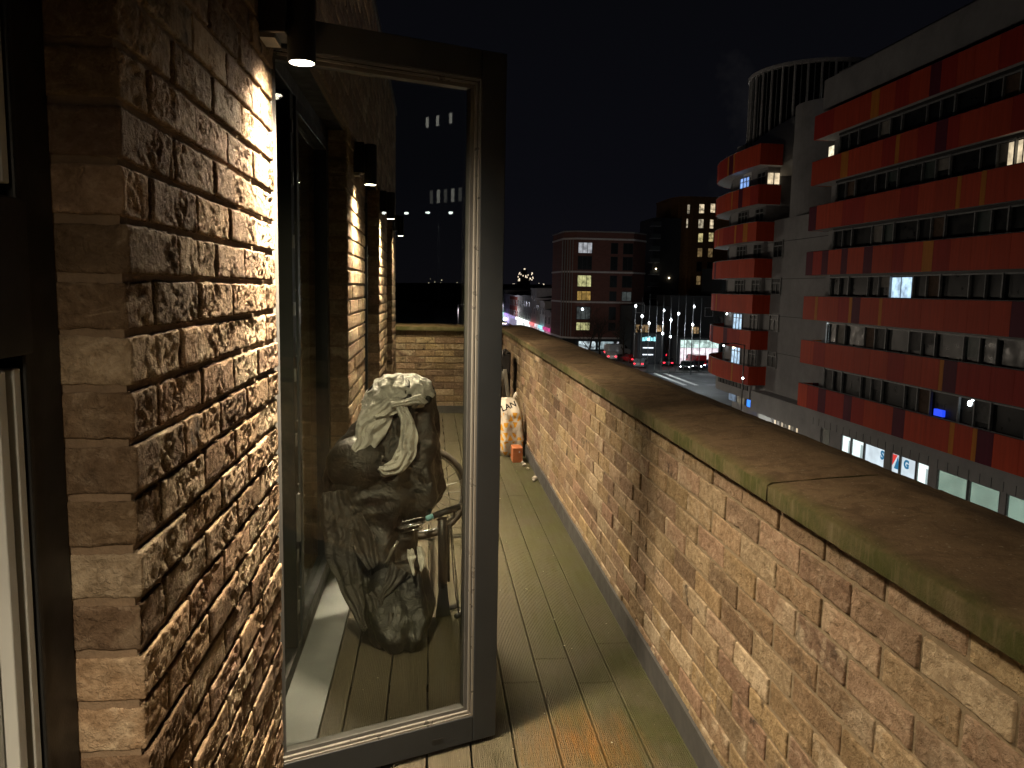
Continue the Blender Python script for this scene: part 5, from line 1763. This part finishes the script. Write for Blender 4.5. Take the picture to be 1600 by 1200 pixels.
# ---- skyline
q = random.Random(21)
mb = MB()
for i in range(240):
    y = q.uniform(420, 2400); x = q.uniform(-.18, .42) * y + 60
    w_ = q.uniform(10, 30) * (1 + y / 1500); h = q.uniform(4, 9) * (1 + y / 900) * (1 if y < 900 else .8)
    mb.box(x, x + w_, y, y + w_, GZ, GZ + min(h, 14 + .006 * y))
o = mb.build('distant_rooftops', simple('distant_dark', (.02, .02, .022), .9)); stuff(tag(o, 'dark mass of distant rooftops along the horizon', 'rooftops'))
mb = MB()
for i in range(70):
    y = q.uniform(700, 2300); x = (.095 + q.uniform(-.10, .14)) * y
    s_ = y * .00042 * q.uniform(.5, 1.2)
    zc = 1.45 + y * q.uniform(-.004, .012)
    mb.box(x - s_, x + s_, y - .5, y, zc - s_, zc + s_)
o = mb.build('distant_lights', emit('distant_light', (1, .82, .6), 1.2)); stuff(tag(o, 'tiny scattered city lights along the horizon', 'lights'))
dtw = thing('distant_tower', 'far off lit tower rising over the horizon above the street', 'building', (354, 3000, GZ), world=True)
MB().box(330, 375, 3000, 3040, GZ, 55).box(346, 362, 3000, 3030, 55.1, 74).build('wall', simple('far_tower_wall', (.02, .02, .025), .9), dtw)
mb = MB()
for i in range(22):
    x = q.uniform(325, 385); z = q.uniform(30, 60)
    mb.box(x, x + 3.2, 2998, 2999, z, z + 5)
mb.box(350, 356, 2998, 2999, 74, 79)
stuff(mb.build('window', emit('far_tower_light', (1, .82, .6), 1.3, .5, .1), dtw))

# ---- behind the viewer: what the door glass reflects
ob = thing('office_building', 'dark office building behind the viewer with three lit windows high up', 'building', (66, -62, GZ), world=True)
MB().box(60, 78, -110, -32, GZ, 27).build('wall', M['near_black'], ob)
for y0 in (-61.2, -59.6, -57.6):
    for z in (18.8,):
        MB().box(59.9, 59.98, y0, y0 + .36, z, z + 1.1).build('window', emit('office_light', (1, .96, .85), 1.3), ob)
for i in range(5):
    MB().box(59.9, 59.98, -60.5 + i * 1.1, -60.1 + i * 1.1, 10.6, 12.0).build('window', emit('office_light_dim', (1, .96, .85), 1.0 if i % 2 else .3), ob)
for k_, (x, y) in enumerate(((33.6, -36.2), (34.9, -33.4))):
    t = thing('lighting_mast', 'tall mast with paired floodlights behind the viewer, %s' % ('nearer the road' if k_ == 0 else 'nearer the office building'), 'lighting mast', (x, y, GZ), 0, 'floodlight masts behind the viewer')
    MB().tube([(0, 0, 0), (0, 0, 16.6)], .11, 8, True, .07).build('pole', M['dull_steel'], t, True)
    for dx in (-.7, .7):
        MB().sphere((dx * .6, dx * .9, 16.5), .15, 8, 6, 1, 1, .6).build('floodlight', emit('floodlight', (.95, 1, .95), 14), t, True)
bk = thing('rear_houses', 'dark houses across the street behind the viewer', 'building', (40, -20, GZ), world=True)
MB().box(30, 45, -30, 12, GZ, -1.5).build('wall', M['near_black'], bk)
for k_, (x, y, rz) in enumerate(((15.5, -14, 95), (16.2, -22, 92), (15.0, -31, 90))):
    make_car('black', 'dark car queuing on the street behind the viewer, %s in the line' % ('first', 'second', 'third')[k_], (x, y, GZ - .12), R(rz), True, False, 'cars queuing behind the viewer')
for o in bpy.data.objects:
    if '_world' in o: del o['_world']
